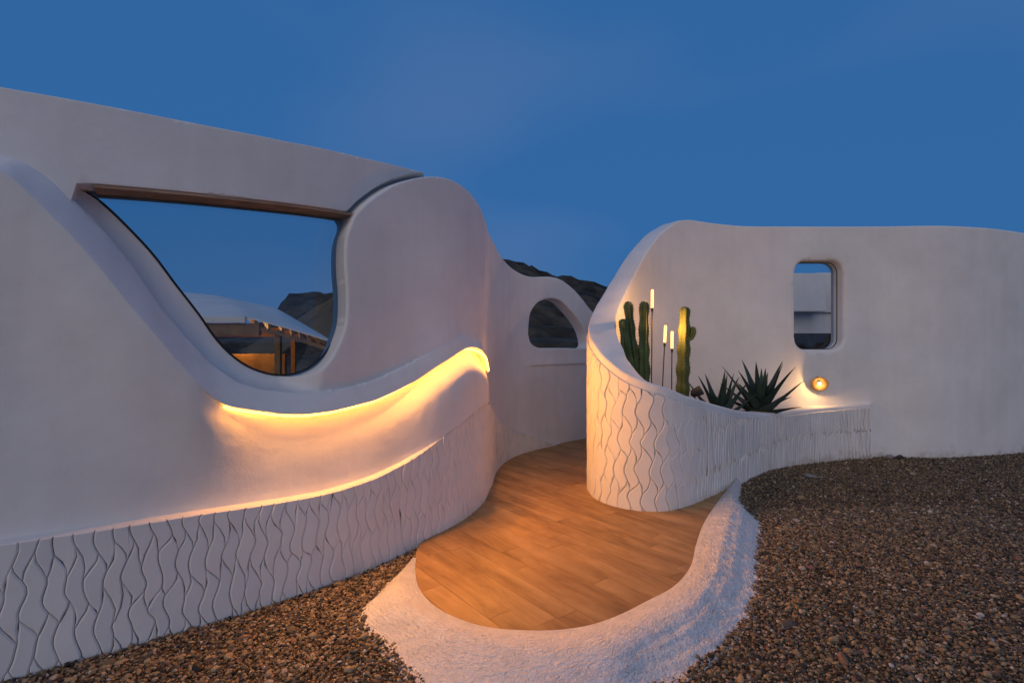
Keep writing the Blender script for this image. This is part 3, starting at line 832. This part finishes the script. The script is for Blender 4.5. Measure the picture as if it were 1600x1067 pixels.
def rim_material():
    m, n, l, b = new_mat('rough lime plaster')
    tc = n.new('ShaderNodeTexCoord'); uv = n.new('ShaderNodeUVMap')
    n1 = n.new('ShaderNodeTexNoise'); n1.inputs['Scale'].default_value = 9; n1.inputs['Detail'].default_value = 10
    l.new(tc.outputs['Object'], n1.inputs['Vector'])
    rp = ramp(n, [(0.30, (.66, .64, .62)), (0.6, (.76, .74, .72))]); l.new(n1.outputs['Fac'], rp.inputs[0]); l.new(rp.outputs[0], b.inputs['Base Color'])
    mp = n.new('ShaderNodeMapping'); mp.inputs['Scale'].default_value = (26, 30, 1); l.new(uv.outputs[0], mp.inputs[0])
    n2 = n.new('ShaderNodeTexNoise'); n2.inputs['Scale'].default_value = 1; n2.inputs['Detail'].default_value = 8; n2.inputs['Distortion'].default_value = 1.0
    l.new(mp.outputs[0], n2.inputs['Vector'])
    n3 = n.new('ShaderNodeTexNoise'); n3.inputs['Scale'].default_value = 105; n3.inputs['Detail'].default_value = 6
    l.new(tc.outputs['Object'], n3.inputs['Vector'])
    b1 = n.new('ShaderNodeBump'); b1.inputs['Strength'].default_value = .9; b1.inputs['Distance'].default_value = .022
    b2 = n.new('ShaderNodeBump'); b2.inputs['Strength'].default_value = .9; b2.inputs['Distance'].default_value = .009
    l.new(n2.outputs['Fac'], b1.inputs['Height']); l.new(n3.outputs['Fac'], b2.inputs['Height']); l.new(b1.outputs[0], b2.inputs['Normal']); l.new(b2.outputs[0], b.inputs['Normal'])
    b.inputs['Roughness'].default_value = .9; b.inputs['Specular IOR Level'].default_value = .2
    return m
M['rim'] = rim_material()
rim = mesh_obj('deck_rim', V, F, M['rim'], None, True, None, UV)
tag(rim, 'rough brushed white plaster rim curving round the wooden deck', 'kerb')
rim_poly = np.vstack([IN, OUT[::-1]])

# planks
deck = tag(empty('deck', (0.4, 4.5, 0)), 'winding wood-look plank path between the white walls', None, kind='structure')
wallpts = PL.at(PL.s, 0*PL.s, -.1)[(PL.s > 7.22) & (PL.s < 12.8), :2]
plantpts = PR.at(PR.s, 0*PR.s, -.12)[:, :2][(PR.s > s_near(1.62, 7.05)) & (PR.s < s_near(2.52, 5.73))][::-1]
deck_poly = np.vstack([wallpts[::6], [[2.6, 9.3], [2.2, 8.2]], (plantpts[::-1])[::6], IN[::-1][::6], [[-.72, 3.84], [-.725, 3.95], [-.71, 4.06], [-.68, 4.16]]])
# shrink nothing: the walls stand on the deck's edges
sub = mesh_obj('grout_bed', [(x, y, 0.004) for x, y in deck_poly], [], None, deck)
bm = bmesh.new(); vs = [bm.verts.new((x-.4, y-4.5, .006)) for x, y in deck_poly]; fc = bm.faces.new(vs); bmesh.ops.triangulate(bm, faces=[fc])
sub.matrix_parent_inverse = Matrix()
bm.normal_update(); bm.to_mesh(sub.data); bm.free(); sub.data.materials.append(M['grout'])
pd = Vector((.62, -.785)).normalized(); pq = Vector((-pd.y, pd.x))
PW, PLN = .155, 1.2
def clip_conv(poly, conv):
    out = [tuple(p) for p in poly]
    n = len(conv)
    for i in range(n):
        a, b = conv[i], conv[(i+1) % n]
        nx_, ny_ = -(b[1]-a[1]), b[0]-a[0]
        out = clip_half(out, lambda q: (q[0]-a[0])*nx_+(q[1]-a[1])*ny_)
        if len(out) < 3: return []
    return out
o2 = Vector((.4, 4.5))
for r_ in range(-21, 22):
    sh_ = random.uniform(0, PLN)
    for c_ in range(-5, 6):
        u0, v0 = c_*PLN+sh_, r_*PW
        g_ = .0010
        rect = [o2+pd*(u0+g_)+pq*(v0+g_), o2+pd*(u0+PLN-g_)+pq*(v0+g_), o2+pd*(u0+PLN-g_)+pq*(v0+PW-g_), o2+pd*(u0+g_)+pq*(v0+PW-g_)]
        pl = clip_conv(deck_poly, [tuple(p) for p in rect])
        if len(pl) < 3: continue
        P = np.array(pl); keep = [i for i in range(len(P)) if np.linalg.norm(P[i]-P[i-1]) > .002]; P = P[keep]
        if len(P) < 3: continue
        A2 = abs(np.sum(P[:, 0]*np.roll(P[:, 1], -1)-np.roll(P[:, 0], -1)*P[:, 1]))
        if A2 < .0006: continue
        if np.sum(P[:, 0]*np.roll(P[:, 1], -1)-np.roll(P[:, 0], -1)*P[:, 1]) < 0: P = P[::-1]
        n = len(P); dz = random.uniform(-.0006, .0006)
        V = [(x, y, .003) for x, y in P]+[(x, y, .017+dz) for x, y in P]
        F = [tuple(range(n, 2*n))]+[(i, (i+1) % n, n+(i+1) % n, n+i) for i in range(n)]
        uvp = [((Vector((x, y))-o2).dot(pd), (Vector((x, y))-o2).dot(pq)) for x, y in P]
        mesh_obj('plank', V, F, M['plank'], deck, False, None, uvp+uvp)

# ================================================================== GRAVEL
def in_any(P):
    bad = in_poly(P, rim_poly[::4]) & (dist_line(P, OUT[::4]) > .075+.03*np.sin(P[:, 0]*13)*np.sin(P[:, 1]*11)+.01*rng.normal(0, 1, len(P)))
    bad |= in_poly(P, deck_poly)
    wl_ = np.vstack([PL.at(PL.s, 0*PL.s, .005)[::10, :2], [[-4, 12], [-8, 2]]])
    bad |= in_poly(P, wl_)
    wr2 = PR.at(PR.s, 0*PR.s, .005)[::10, :2]
    i1 = np.argmin((wr2[:, 0]-5.3)**2+(wr2[:, 1]-7.55)**2)
    inn = PR.at(PR.s, 0*PR.s, -.3)[::10, :2]
    bad |= in_poly(P, np.vstack([wr2, [[5.35, 7.6]], [[6.4, 7.56], [7.35, 7.78], [8.4, 8.4], [9.6, 9.6], [12, 12.4]]]))
    return bad
def scatter(n, x0, x1, y0, y1):
    P = np.c_[rng.uniform(x0, x1, n), rng.uniform(y0, y1, n)]
    k = np.abs(P[:, 0]) < P[:, 1]*1.06+.25
    P = P[k]
    return P[~in_any(P)]
pts = np.vstack([scatter(60000, -2.9, -.3, 1.9, 4.4), scatter(115000, .3, 4.6, 1.9, 5.0), scatter(95000, 2.0, 9.0, 4.0, 9.2)])
npt = len(pts)
size = np.exp(rng.normal(0, .42, npt))*.0060
size[rng.random(npt) < .012] *= 2.0
zz = ground_z(pts[:, 0], pts[:, 1])+rng.uniform(-.010, .004, npt)
me = bpy.data.meshes.new('gravel')
me.from_pydata(np.c_[pts, zz].tolist(), [], [])
at = me.attributes.new('scl', 'FLOAT_VECTOR', 'POINT'); at.data.foreach_set('vector', (size[:, None]*np.c_[rng.uniform(.9, 1.5, npt), rng.uniform(.75, 1.1, npt), rng.uniform(.5, .85, npt)]).astype(np.float32).ravel())
at = me.attributes.new('rot', 'FLOAT_VECTOR', 'POINT'); at.data.foreach_set('vector', np.c_[rng.normal(0, .35, npt), rng.normal(0, .35, npt), rng.uniform(0, 6.28, npt)].astype(np.float32).ravel())
gravel = bpy.data.objects.new('gravel', me); col.objects.link(gravel)
tag(gravel, 'brown and grey pea gravel spread over the yard', 'gravel', kind='stuff')
def stone_material():
    m, n, l, b = new_mat('gravel stone')
    oi = n.new('ShaderNodeObjectInfo')
    rp = ramp(n, [(0, (.038, .030, .022)), (.14, (.16, .118, .066)), (.32, (.26, .195, .11)), (.50, (.10, .083, .066)), (.64, (.34, .26, .155)), (.80, (.09, .088, .085)), (.88, (.22, .13, .085)), (.95, (.44, .36, .28)), (.985, (.56, .51, .46))])
    rp.color_ramp.interpolation = 'CONSTANT'
    tc = n.new('ShaderNodeTexCoord'); nz = n.new('ShaderNodeTexNoise'); nz.inputs['Scale'].default_value = 2.5; nz.inputs['Detail'].default_value = 5
    l.new(tc.outputs['Object'], nz.inputs['Vector'])
    mx = n.new('ShaderNodeMix'); mx.data_type = 'RGBA'; mx.blend_type = 'MULTIPLY'; mx.inputs[0].default_value = .6
    r2 = ramp(n, [(.3, (.5, .5, .5)), (.7, (1.2, 1.15, 1.1))]); l.new(nz.outputs['Fac'], r2.inputs[0])
    l.new(oi.outputs['Random'], rp.inputs[0]); l.new(rp.outputs[0], mx.inputs[6]); l.new(r2.outputs[0], mx.inputs[7]); l.new(mx.outputs[2], b.inputs['Base Color'])
    b.inputs['Roughness'].default_value = .7; b.inputs['Specular IOR Level'].default_value = .3
    return m
M['stone'] = stone_material()
stones = bpy.data.collections.new('stone_shapes')
def stone_mesh(seed, sub=2):
    rs = np.random.default_rng(seed)
    bm = bmesh.new(); bmesh.ops.create_icosphere(bm, subdivisions=sub, radius=1)
    for _ in range(7):
        nrm = Vector(rs.normal(0, 1, 3)).normalized(); h = rs.uniform(.55, .9)
        for v in bm.verts:
            q = v.co.dot(nrm)
            if q > h: v.co -= nrm*(q-h)*.85
    m_ = bpy.data.meshes.new('stone_shape'); bm.to_mesh(m_); bm.free()
    m_.polygons.foreach_set('use_smooth', [True]*len(m_.polygons)); m_.set_sharp_from_angle(angle=R(35))
    m_.materials.append(M['stone'])
    return m_
for k in range(8):
    stones.objects.link(bpy.data.objects.new('stone_shape', stone_mesh(k)))
ng = bpy.data.node_groups.new('gravel', 'GeometryNodeTree')
ng.interface.new_socket('Geometry', in_out='INPUT', socket_type='NodeSocketGeometry')
ng.interface.new_socket('Geometry', in_out='OUTPUT', socket_type='NodeSocketGeometry')
N = ng.nodes; K = ng.links
gi = N.new('NodeGroupInput'); go = N.new('NodeGroupOutput')
ci = N.new('GeometryNodeCollectionInfo'); ci.inputs['Collection'].default_value = stones; ci.inputs['Separate Children'].default_value = True; ci.inputs['Reset Children'].default_value = True
ip = N.new('GeometryNodeInstanceOnPoints'); ip.inputs['Pick Instance'].default_value = True
a1 = N.new('GeometryNodeInputNamedAttribute'); a1.data_type = 'FLOAT_VECTOR'; a1.inputs['Name'].default_value = 'scl'
a2 = N.new('GeometryNodeInputNamedAttribute'); a2.data_type = 'FLOAT_VECTOR'; a2.inputs['Name'].default_value = 'rot'
er = N.new('FunctionNodeEulerToRotation')
K.new(gi.outputs[0], ip.inputs['Points']); K.new(ci.outputs[0], ip.inputs['Instance']); K.new(a1.outputs[0], ip.inputs['Scale'])
K.new(a2.outputs[0], er.inputs[0]); K.new(er.outputs[0], ip.inputs['Rotation']); K.new(ip.outputs[0], go.inputs[0])
gravel.modifiers.new('gravel', 'NODES').node_group = ng

# larger single stones
def rock_mat(name, c0, c1):
    return noise_mat(name, [(.3, c0), (.7, c1)], 25, .8, .4, 80, dist=.004)
M['rock_pale'] = rock_mat('pale stone', (.36, .29, .22), (.50, .42, .34))
M['rock_red'] = rock_mat('reddish stone', (.16, .085, .07), (.26, .14, .11))
M['rock_grey'] = rock_mat('grey stone', (.16, .15, .14), (.30, .28, .26))
M['rock_dark'] = rock_mat('dark stone', (.02, .02, .02), (.06, .055, .05))
def rock(x, y, sz, mat, seed, label, rot=0.0):
    m_ = stone_mesh(100+seed, 3); m_.materials.clear(); m_.materials.append(mat)
    o = bpy.data.objects.new('stone', m_); col.objects.link(o)
    z = float(ground_z(x, y))
    o.scale = sz; o.location = (x, y, z+sz[2]*.55); o.rotation_euler = (0, .1, rot)
    tag(o, label, 'stone')
rock(2.06, 2.93*1.02+.65, (.030, .022, .016), M['rock_pale'], 1, 'pale rounded stone beside a reddish one on the gravel', .3)
rock(2.135, 3.655, (.034, .02, .014), M['rock_red'], 2, 'flat reddish stone beside a pale one on the gravel', -.2)
rock(3.64, 6.25, (.085, .05, .02), M['rock_grey'], 3, 'flat grey stone lying below the planter front', -.5)
rock(5.50, 7.46, (.055, .045, .045), M['rock_grey'], 4, 'pale grey rock at the foot of the tall right wall', .4)
rock(5.63, 7.44, (.06, .04, .04), M['rock_dark'], 5, 'black rock beside pale rock at the right wall foot', .1)

# ================================================================== PLANTS
def plant_mat(name, stops, scale, rough=.55):
    return noise_mat(name, stops, scale, rough, .2, scale*6, dist=.004, spec=.4)
M['cactus'] = plant_mat('cactus skin', [(.3, (.035, .065, .022)), (.7, (.075, .12, .04))], 9)
M['cactus2'] = plant_mat('yellowed cactus skin', [(.3, (.07, .085, .018)), (.7, (.15, .155, .032))], 6)
M['spine'] = plant_mat('spines', [(.3, (.03, .02, .012)), (.7, (.07, .045, .025))], 30)
M['agave'] = plant_mat('agave leaf', [(.3, (.014, .030, .021)), (.7, (.034, .060, .042))], 7, .45)

def cactus_stem(path, rads, ribs, mat, parent, seed, seg_amp=.16, name='stem'):
    rs = random.Random(seed)
    C = spline(path, .012)
    n = len(C); m = ribs*8
    L = np.linspace(0, 1, n)
    rr = np.interp(L, np.linspace(0, 1, len(rads)), rads)
    # rounded tip
    tl = np.arange(n)[::-1]*.012
    rr = rr*np.sqrt(np.clip(1-(1-np.clip(tl/(rr*1.1), 0, 1))**2, 0.0004, 1))
    ph = rs.uniform(0, 6)
    rr = rr*(1+seg_amp*np.sin(np.arange(n)*.012*2*np.pi/.23+ph)*.6)
    V = []; tips = []
    up = Vector((1, 0, 0))
    a0 = rs.uniform(0, 1)
    for i in range(n):
        p = Vector(C[i]); t = (Vector(C[min(i+1, n-1)])-Vector(C[max(i-1, 0)])).normalized()
        a = (up-t*up.dot(t)).normalized(); up = a; b = t.cross(a)
        for k in range(m):
            th = 2*math.pi*k/m
            c_ = math.cos(ribs*(th)+a0)
            q = (.58+.42*(0.5+0.5*c_)**.9)
            nod = .10*(.5+.5*c_)**3*math.sin(i*.012*2*math.pi/.035+k//8)
            d_ = a*math.cos(th)+b*math.sin(th)
            V.append(p+d_*rr[i]*(q+nod)*1.08)
            if c_ > .985 and i % 2 == 0 and rs.random() < .8 and tl[i] > .01: tips.append((p+d_*rr[i]*1.07, d_))
    F = [(i*m+k, i*m+(k+1) % m, (i+1)*m+(k+1) % m, (i+1)*m+k) for i in range(n-1) for k in range(m)]
    F.append(tuple(range((n-1)*m, n*m)))
    st = mesh_obj(name, V, F, mat, parent, True, 60)
    sp = MB()
    for p, d_ in tips:
        for q in range(2):
            e = (d_+Vector((rs.uniform(-.7, .7), rs.uniform(-.7, .7), rs.uniform(-.4, .7)))).normalized()
            o = e.orthogonal().normalized()*.0022; o3 = e.cross(o)
            sp.add([p+o, p-o*.5+o3*.87, p-o*.5-o3*.87, p+e*rs.uniform(.014, .028)], [(0, 1, 3), (1, 2, 3), (2, 0, 3)])
    s_ = sp.build('spines', M['spine'], st); s_.matrix_parent_inverse = Matrix(); s_['kind'] = 'stuff'
    return st

SZ = .58
c1 = tag(empty('cactus', (1.36, 5.72, SZ)), 'green three-stemmed columnar cactus at the curled end of planter', 'cactus', 'columnar cacti in the planter')
cactus_stem([(1.40, 5.74, SZ), (1.39, 5.74, 1.2), (1.34, 5.74, 1.6), (1.295, 5.74, 2.055)], [.055, .06, .062, .05, .048], 5, M['cactus'], c1, 1)
cactus_stem([(1.36, 5.70, SZ), (1.34, 5.70, 1.15), (1.27, 5.69, 1.5), (1.225, 5.69, 1.86)], [.05, .055, .055, .045], 5, M['cactus'], c1, 2)
cactus_stem([(1.475, 5.72, SZ), (1.475, 5.72, 1.2), (1.47, 5.72, 1.6), (1.475, 5.72, 2.06)], [.055, .06, .06, .055, .05], 5, M['cactus'], c1, 3)
c2 = tag(empty('cactus', (1.98, 5.95, SZ)), 'yellow-green single-stemmed cactus with small side arm beside the lamps', 'cactus', 'columnar cacti in the planter')
cactus_stem([(1.99, 5.95, SZ), (1.985, 5.95, 1.2), (2.00, 5.95, 1.6), (2.01, 5.95, 2.01)], [.06, .065, .07, .062, .05], 4, M['cactus2'], c2, 4)
cactus_stem([(2.01, 5.95, 1.63), (2.07, 5.94, 1.64), (2.095, 5.94, 1.70), (2.10, 5.94, 1.785)], [.03, .034, .034, .028], 4, M['cactus2'], c2, 5, name='side_arm')

def agave(loc, size, n, seed, label):
    rs = random.Random(seed)
    root = tag(empty('agave', loc), label, 'agave', 'agaves in the planter')
    for k in range(n):
        f = k/n
        az = k*2.39996+rs.uniform(-.25, .25)
        el = R(86-56*f**1.1+rs.uniform(-6, 6))
        ln = size*(.80+.22*math.sin(math.pi*min(f*1.15, 1))+rs.uniform(-.1, .1)); w = size*.12*rs.uniform(.85, 1.15)
        bend = R(rs.uniform(-14, 10)-12*f)
        V = []; ns = 9
        p = Vector((0, 0, 0)); out = Vector((math.cos(az), math.sin(az), 0)); sd_ = Vector((-math.sin(az), math.cos(az), 0))
        for i in range(ns+1):
            t = i/ns
            e = el+bend*t
            dr = out*math.cos(e)+Vector((0, 0, 1))*math.sin(e)
            nr = -out*math.sin(e)+Vector((0, 0, 1))*math.cos(e)
            ww = w*(.55+.55*math.sin(math.pi*min(t*1.5+.12, 1)))*(1-t**2.6)+.0012
            th = w*.28*(1-t)+.001
            q = p+out*.02
            V += [q-sd_*ww+nr*ww*.45, q+nr*ww*.05, q+sd_*ww+nr*ww*.45, q-nr*th]
            p = p+dr*(ln/ns)
        F = []
        for i in range(ns):
            b = i*4
            for a_, b_ in ((0, 1), (1, 2), (2, 3), (3, 0)): F.append((b+a_, b+b_, b+4+b_, b+4+a_))
        F.append((ns*4+3, ns*4+2, ns*4+1, ns*4))
        o = mesh_obj('leaf', [v+Vector(loc) for v in V], F, M['agave'], root, True, 50)
    return root
agave((2.58, 6.36, SZ), .66, 16, 3, 'smaller agave left of the larger one in the planter')
agave((3.34, 6.88, SZ), .78, 19, 8, 'larger spreading agave nearest the round wall lamp')

# ================================================================== LAMPS
def stake_lamp(base, tip, tube_len, label):
    b = Vector(base); t = Vector(tip); d = (t-b).normalized()
    root = tag(empty('garden_lamp', base), label, 'lamp', 'glowing tube lamps on stakes')
    j = t-d*tube_len
    MB().tube([b, j-d*.03], .0065, 8).build('stake', M['bronze'], root, True, 50)
    MB().tube([j-d*.045, j-d*.005, j], [.012, .013, .011], 12).build('socket', M['bronze'], root, True, 50)
    MB().tube([j, j+d*.004, t-d*.006, t], [.012, .0155, .0155, .010], 14).build('glass_tube', M['tube'], root, True, 50)
    ld = bpy.data.lights.new('tube_light', 'POINT'); ld.energy = 7.5; ld.color = (1.0, .48, .14); ld.shadow_soft_size = .02
    lo = bpy.data.objects.new('tube_light', ld); col.objects.link(lo); lo.parent = root; lo.location = (t+d*.025)-b
stake_lamp((1.575, 5.80, SZ), (1.590, 5.80, 2.185), .205, 'tallest of three glowing tube lamps beside the green cactus')
stake_lamp((1.690, 5.84, SZ), (1.752, 5.84, 1.782), .195, 'leaning tube lamp between the tallest and the shortest one')
stake_lamp((1.825, 5.87, SZ), (1.836, 5.87, 1.715), .195, 'shortest tube lamp standing next to the yellow-green cactus')

# round bronze wall lamp
wlx, wlz = 4.50, .99
wy = 7.585
root = tag(empty('wall_lamp', (wlx, wy, wlz)), 'round bronze wall lamp glowing above the planter rim', 'lamp')
bp_ = MB()
bp_.tube([(wlx, wy+.01, wlz), (wlx, wy-.02, wlz)], .045, 24).build('mount', M['bronze'], root, True, 40)
# open bowl facing left and down
ax = Vector((-.38, -.85, -.36)).normalized()
a_ = ax.orthogonal().normalized(); b_ = ax.cross(a_)
cc = Vector((wlx, wy-.09, wlz))
V = []; F = []; nn = 28; prof = [(.0, -.05), (.05, -.048), (.085, -.03), (.105, .0), (.112, .03), (.107, .03), (.10, .002), (.08, -.024), (.048, -.041), (.0, -.043)]
for r_, h_ in prof:
    for k in range(nn):
        th = 2*math.pi*k/nn; V.append(cc+ax*h_+(a_*math.cos(th)+b_*math.sin(th))*max(r_, .0005))
for i in range(len(prof)-1):
    for k in range(nn): F.append((i*nn+k, i*nn+(k+1) % nn, (i+1)*nn+(k+1) % nn, (i+1)*nn+k))
mesh_obj('shade', V, F, M['bronze'], root, True, 40)
MB().tube([cc-ax*.045, cc-ax*.02], .014, 12).build('socket', M['bronze'], root, True, 40)
bc = cc+ax*.012
bm = bmesh.new(); bmesh.ops.create_uvsphere(bm, u_segments=16, v_segments=10, radius=.024)
bmesh.ops.translate(bm, verts=bm.verts, vec=bc)
mesh_obj('bulb', [v.co.copy() for v in bm.verts], [[v.index for v in f.verts] for f in bm.faces], M['bulb'], root); bm.free()

ld = bpy.data.lights.new('bulb_light', 'POINT'); ld.energy = 7.0; ld.color = (1.0, .52, .17); ld.shadow_soft_size = .02
lo = bpy.data.objects.new('bulb_light', ld); col.objects.link(lo); lo.parent = root; lo.location = ax*.10+(cc-Vector(root.location))

# small black spot on a spike
sp_ = tag(empty('garden_spotlight', (2.09, 5.85, SZ)), 'small black garden spotlight between yellow-green cactus and agaves', 'lamp')
MB().tube([(2.09, 5.85, SZ), (2.09, 5.85, 1.02)], .008, 8).build('spike', M['black'], sp_, True, 50)
MB().tube([(2.05, 5.86, 1.00), (2.06, 5.86, 1.00), (2.12, 5.84, 1.03), (2.16, 5.83, 1.05), (2.163, 5.829, 1.052)], [.02, .042, .052, .055, .045], 20).build('head', M['black'], sp_, True, 50)

# ================================================================== BEYOND THE WINDOWS
# pergola with a white canopy behind the large window
pg = tag(empty('pergola', (-4.4, 9.6, 0)), 'warm-lit timber pergola with white sloping canopy behind the large window', 'pergola')
def T(px, py, Y): return Vector(((px-800)/800*Y, Y, 1.6-(py-533)*Y/800))
for x, y, zt in ((-4.29, 9.4, 1.80), (-6.3, 9.4, 1.93), (-5.2, 12.2, 1.93), (-7.4, 12.2, 1.93), (-8.2, 9.4, 1.93)):
    bevel(MB().box(x-.05, x+.05, y-.05, y+.05, -.1, zt).build('post', M['timber'], pg), .006)
bevel(MB().box(-8.4, -4.58, 9.27, 9.37, 1.71, 1.93).build('beam', M['timber'], pg), .006)
bevel(MB().box(-8.4, -5.0, 12.15, 12.25, 1.71, 1.93).build('beam', M['timber'], pg), .006)
bevel(MB().box(-8.4, -4.80, 9.20, 9.262, 1.935, 2.05).build('fascia', M['plaster'], pg), .006)
def can_pt(u, v):
    # front edge (v=0) and back edge (v=1) of the canopy
    xf = np.interp(u, [0, .45, .66, 1], [-8.4, -4.8, -4.07, -3.33]); zf = np.interp(u, [0, .45, .66, 1], [2.06, 2.05, 1.86, 1.635])
    xb = np.interp(u, [0, .45, .66, 1], [-9.4, -7.2, -5.75, -4.45]); zb = np.interp(u, [0, .45, .66, 1], [2.95, 2.72, 2.42, 1.66])
    return Vector((xf+(xb-xf)*v, 9.27+3.2*v, zf+(zb-zf)*v+.12*math.sin(math.pi*v)*(1-u)))
V = []; nu, nv = 30, 12
for j in range(nv):
    for i in range(nu): V.append(tuple(can_pt(i/(nu-1), j/(nv-1))))
nq = len(V); V += [(x, y, z-.03) for x, y, z in V]
F = [(j*nu+i, j*nu+i+1, (j+1)*nu+i+1, (j+1)*nu+i) for j in range(nv-1) for i in range(nu-1)]
F += [tuple(q+nq for q in f[::-1]) for f in F]
ring = [i for i in range(nu)]+[j*nu+nu-1 for j in range(1, nv)]+[(nv-1)*nu+i for i in range(nu-2, -1, -1)]+[j*nu for j in range(nv-2, 0, -1)]
F += [(ring[k], ring[k]+nq, ring[(k+1) % len(ring)]+nq, ring[(k+1) % len(ring)]) for k in range(len(ring))]
mesh_obj('canopy', V, F, M['plaster'], pg, True, 40)
for k in range(13):
    u = .08+.07*k
    a_ = can_pt(u, .01); b_ = can_pt(u, .97)
    m_ = MB(); prev = None
    for q in range(5):
        v0_, v1_ = .01+.96*q/5, .01+.96*(q+1)/5
        m_.beam(can_pt(u, v0_)-Vector((0, 0, .095)), can_pt(u, v1_)-Vector((0, 0, .095)), .05, .10)
    m_.build('rafter', M['timber'], pg)
for v in (.02, .35, .7):
    m_ = MB()
    for q in range(8):
        m_.beam(can_pt(.42+.57*q/8, v)-Vector((0, 0, .17)), can_pt(.42+.57*(q+1)/8, v)-Vector((0, 0, .17)), .05, .06)
    m_.build('purlin', M['timber'], pg)
bevel(MB().box(-8.4, -4.70, 10.6, 10.7, -.1, 1.34).build('back_panel', M['timber'], pg), .005)
pl_ = tag(empty('pendant_lamp', (-5.55, 10.35, 1.98)), 'small glowing bulb hanging under the pergola behind its beam', 'lamp')
MB().tube([(-5.55, 10.35, 2.2), (-5.55, 10.35, 1.86)], .006, 6).build('cord', M['black'], pl_)
bm = bmesh.new(); bmesh.ops.create_uvsphere(bm, u_segments=14, v_segments=10, radius=.06); bmesh.ops.translate(bm, verts=bm.verts, vec=(-5.55, 10.35, 1.80))
mesh_obj('bulb', [v.co.copy() for v in bm.verts], [[v.index for v in f.verts] for f in bm.faces], M['bulb2'], pl_); bm.free()

# neighbouring white house behind the small window
nh = tag(empty('neighbour_house', (9.0, 15, 0)), 'white flat-roofed house seen through the small window', 'house')
bevel(MB().box(5.0, 9.22, 15.0, 20, 2.48, 3.60).build('upper_storey', M['plaster'], nh), .02)
bevel(MB().box(5.0, 12.5, 15.6, 20, -.1, 2.475).build('wall', M['plaster'], nh), .02)
bevel(MB().box(9.23, 12.5, 15.5, 20, 2.476, 3.68).build('stair_block', M['plaster'], nh), .02)
lw = MB().box(4.0, 13, 12.5, 12.9, -.2, 1.80)
tag(lw.build('boundary_wall', M['dwall']), 'low dark stone wall in front of the neighbouring house', 'wall')
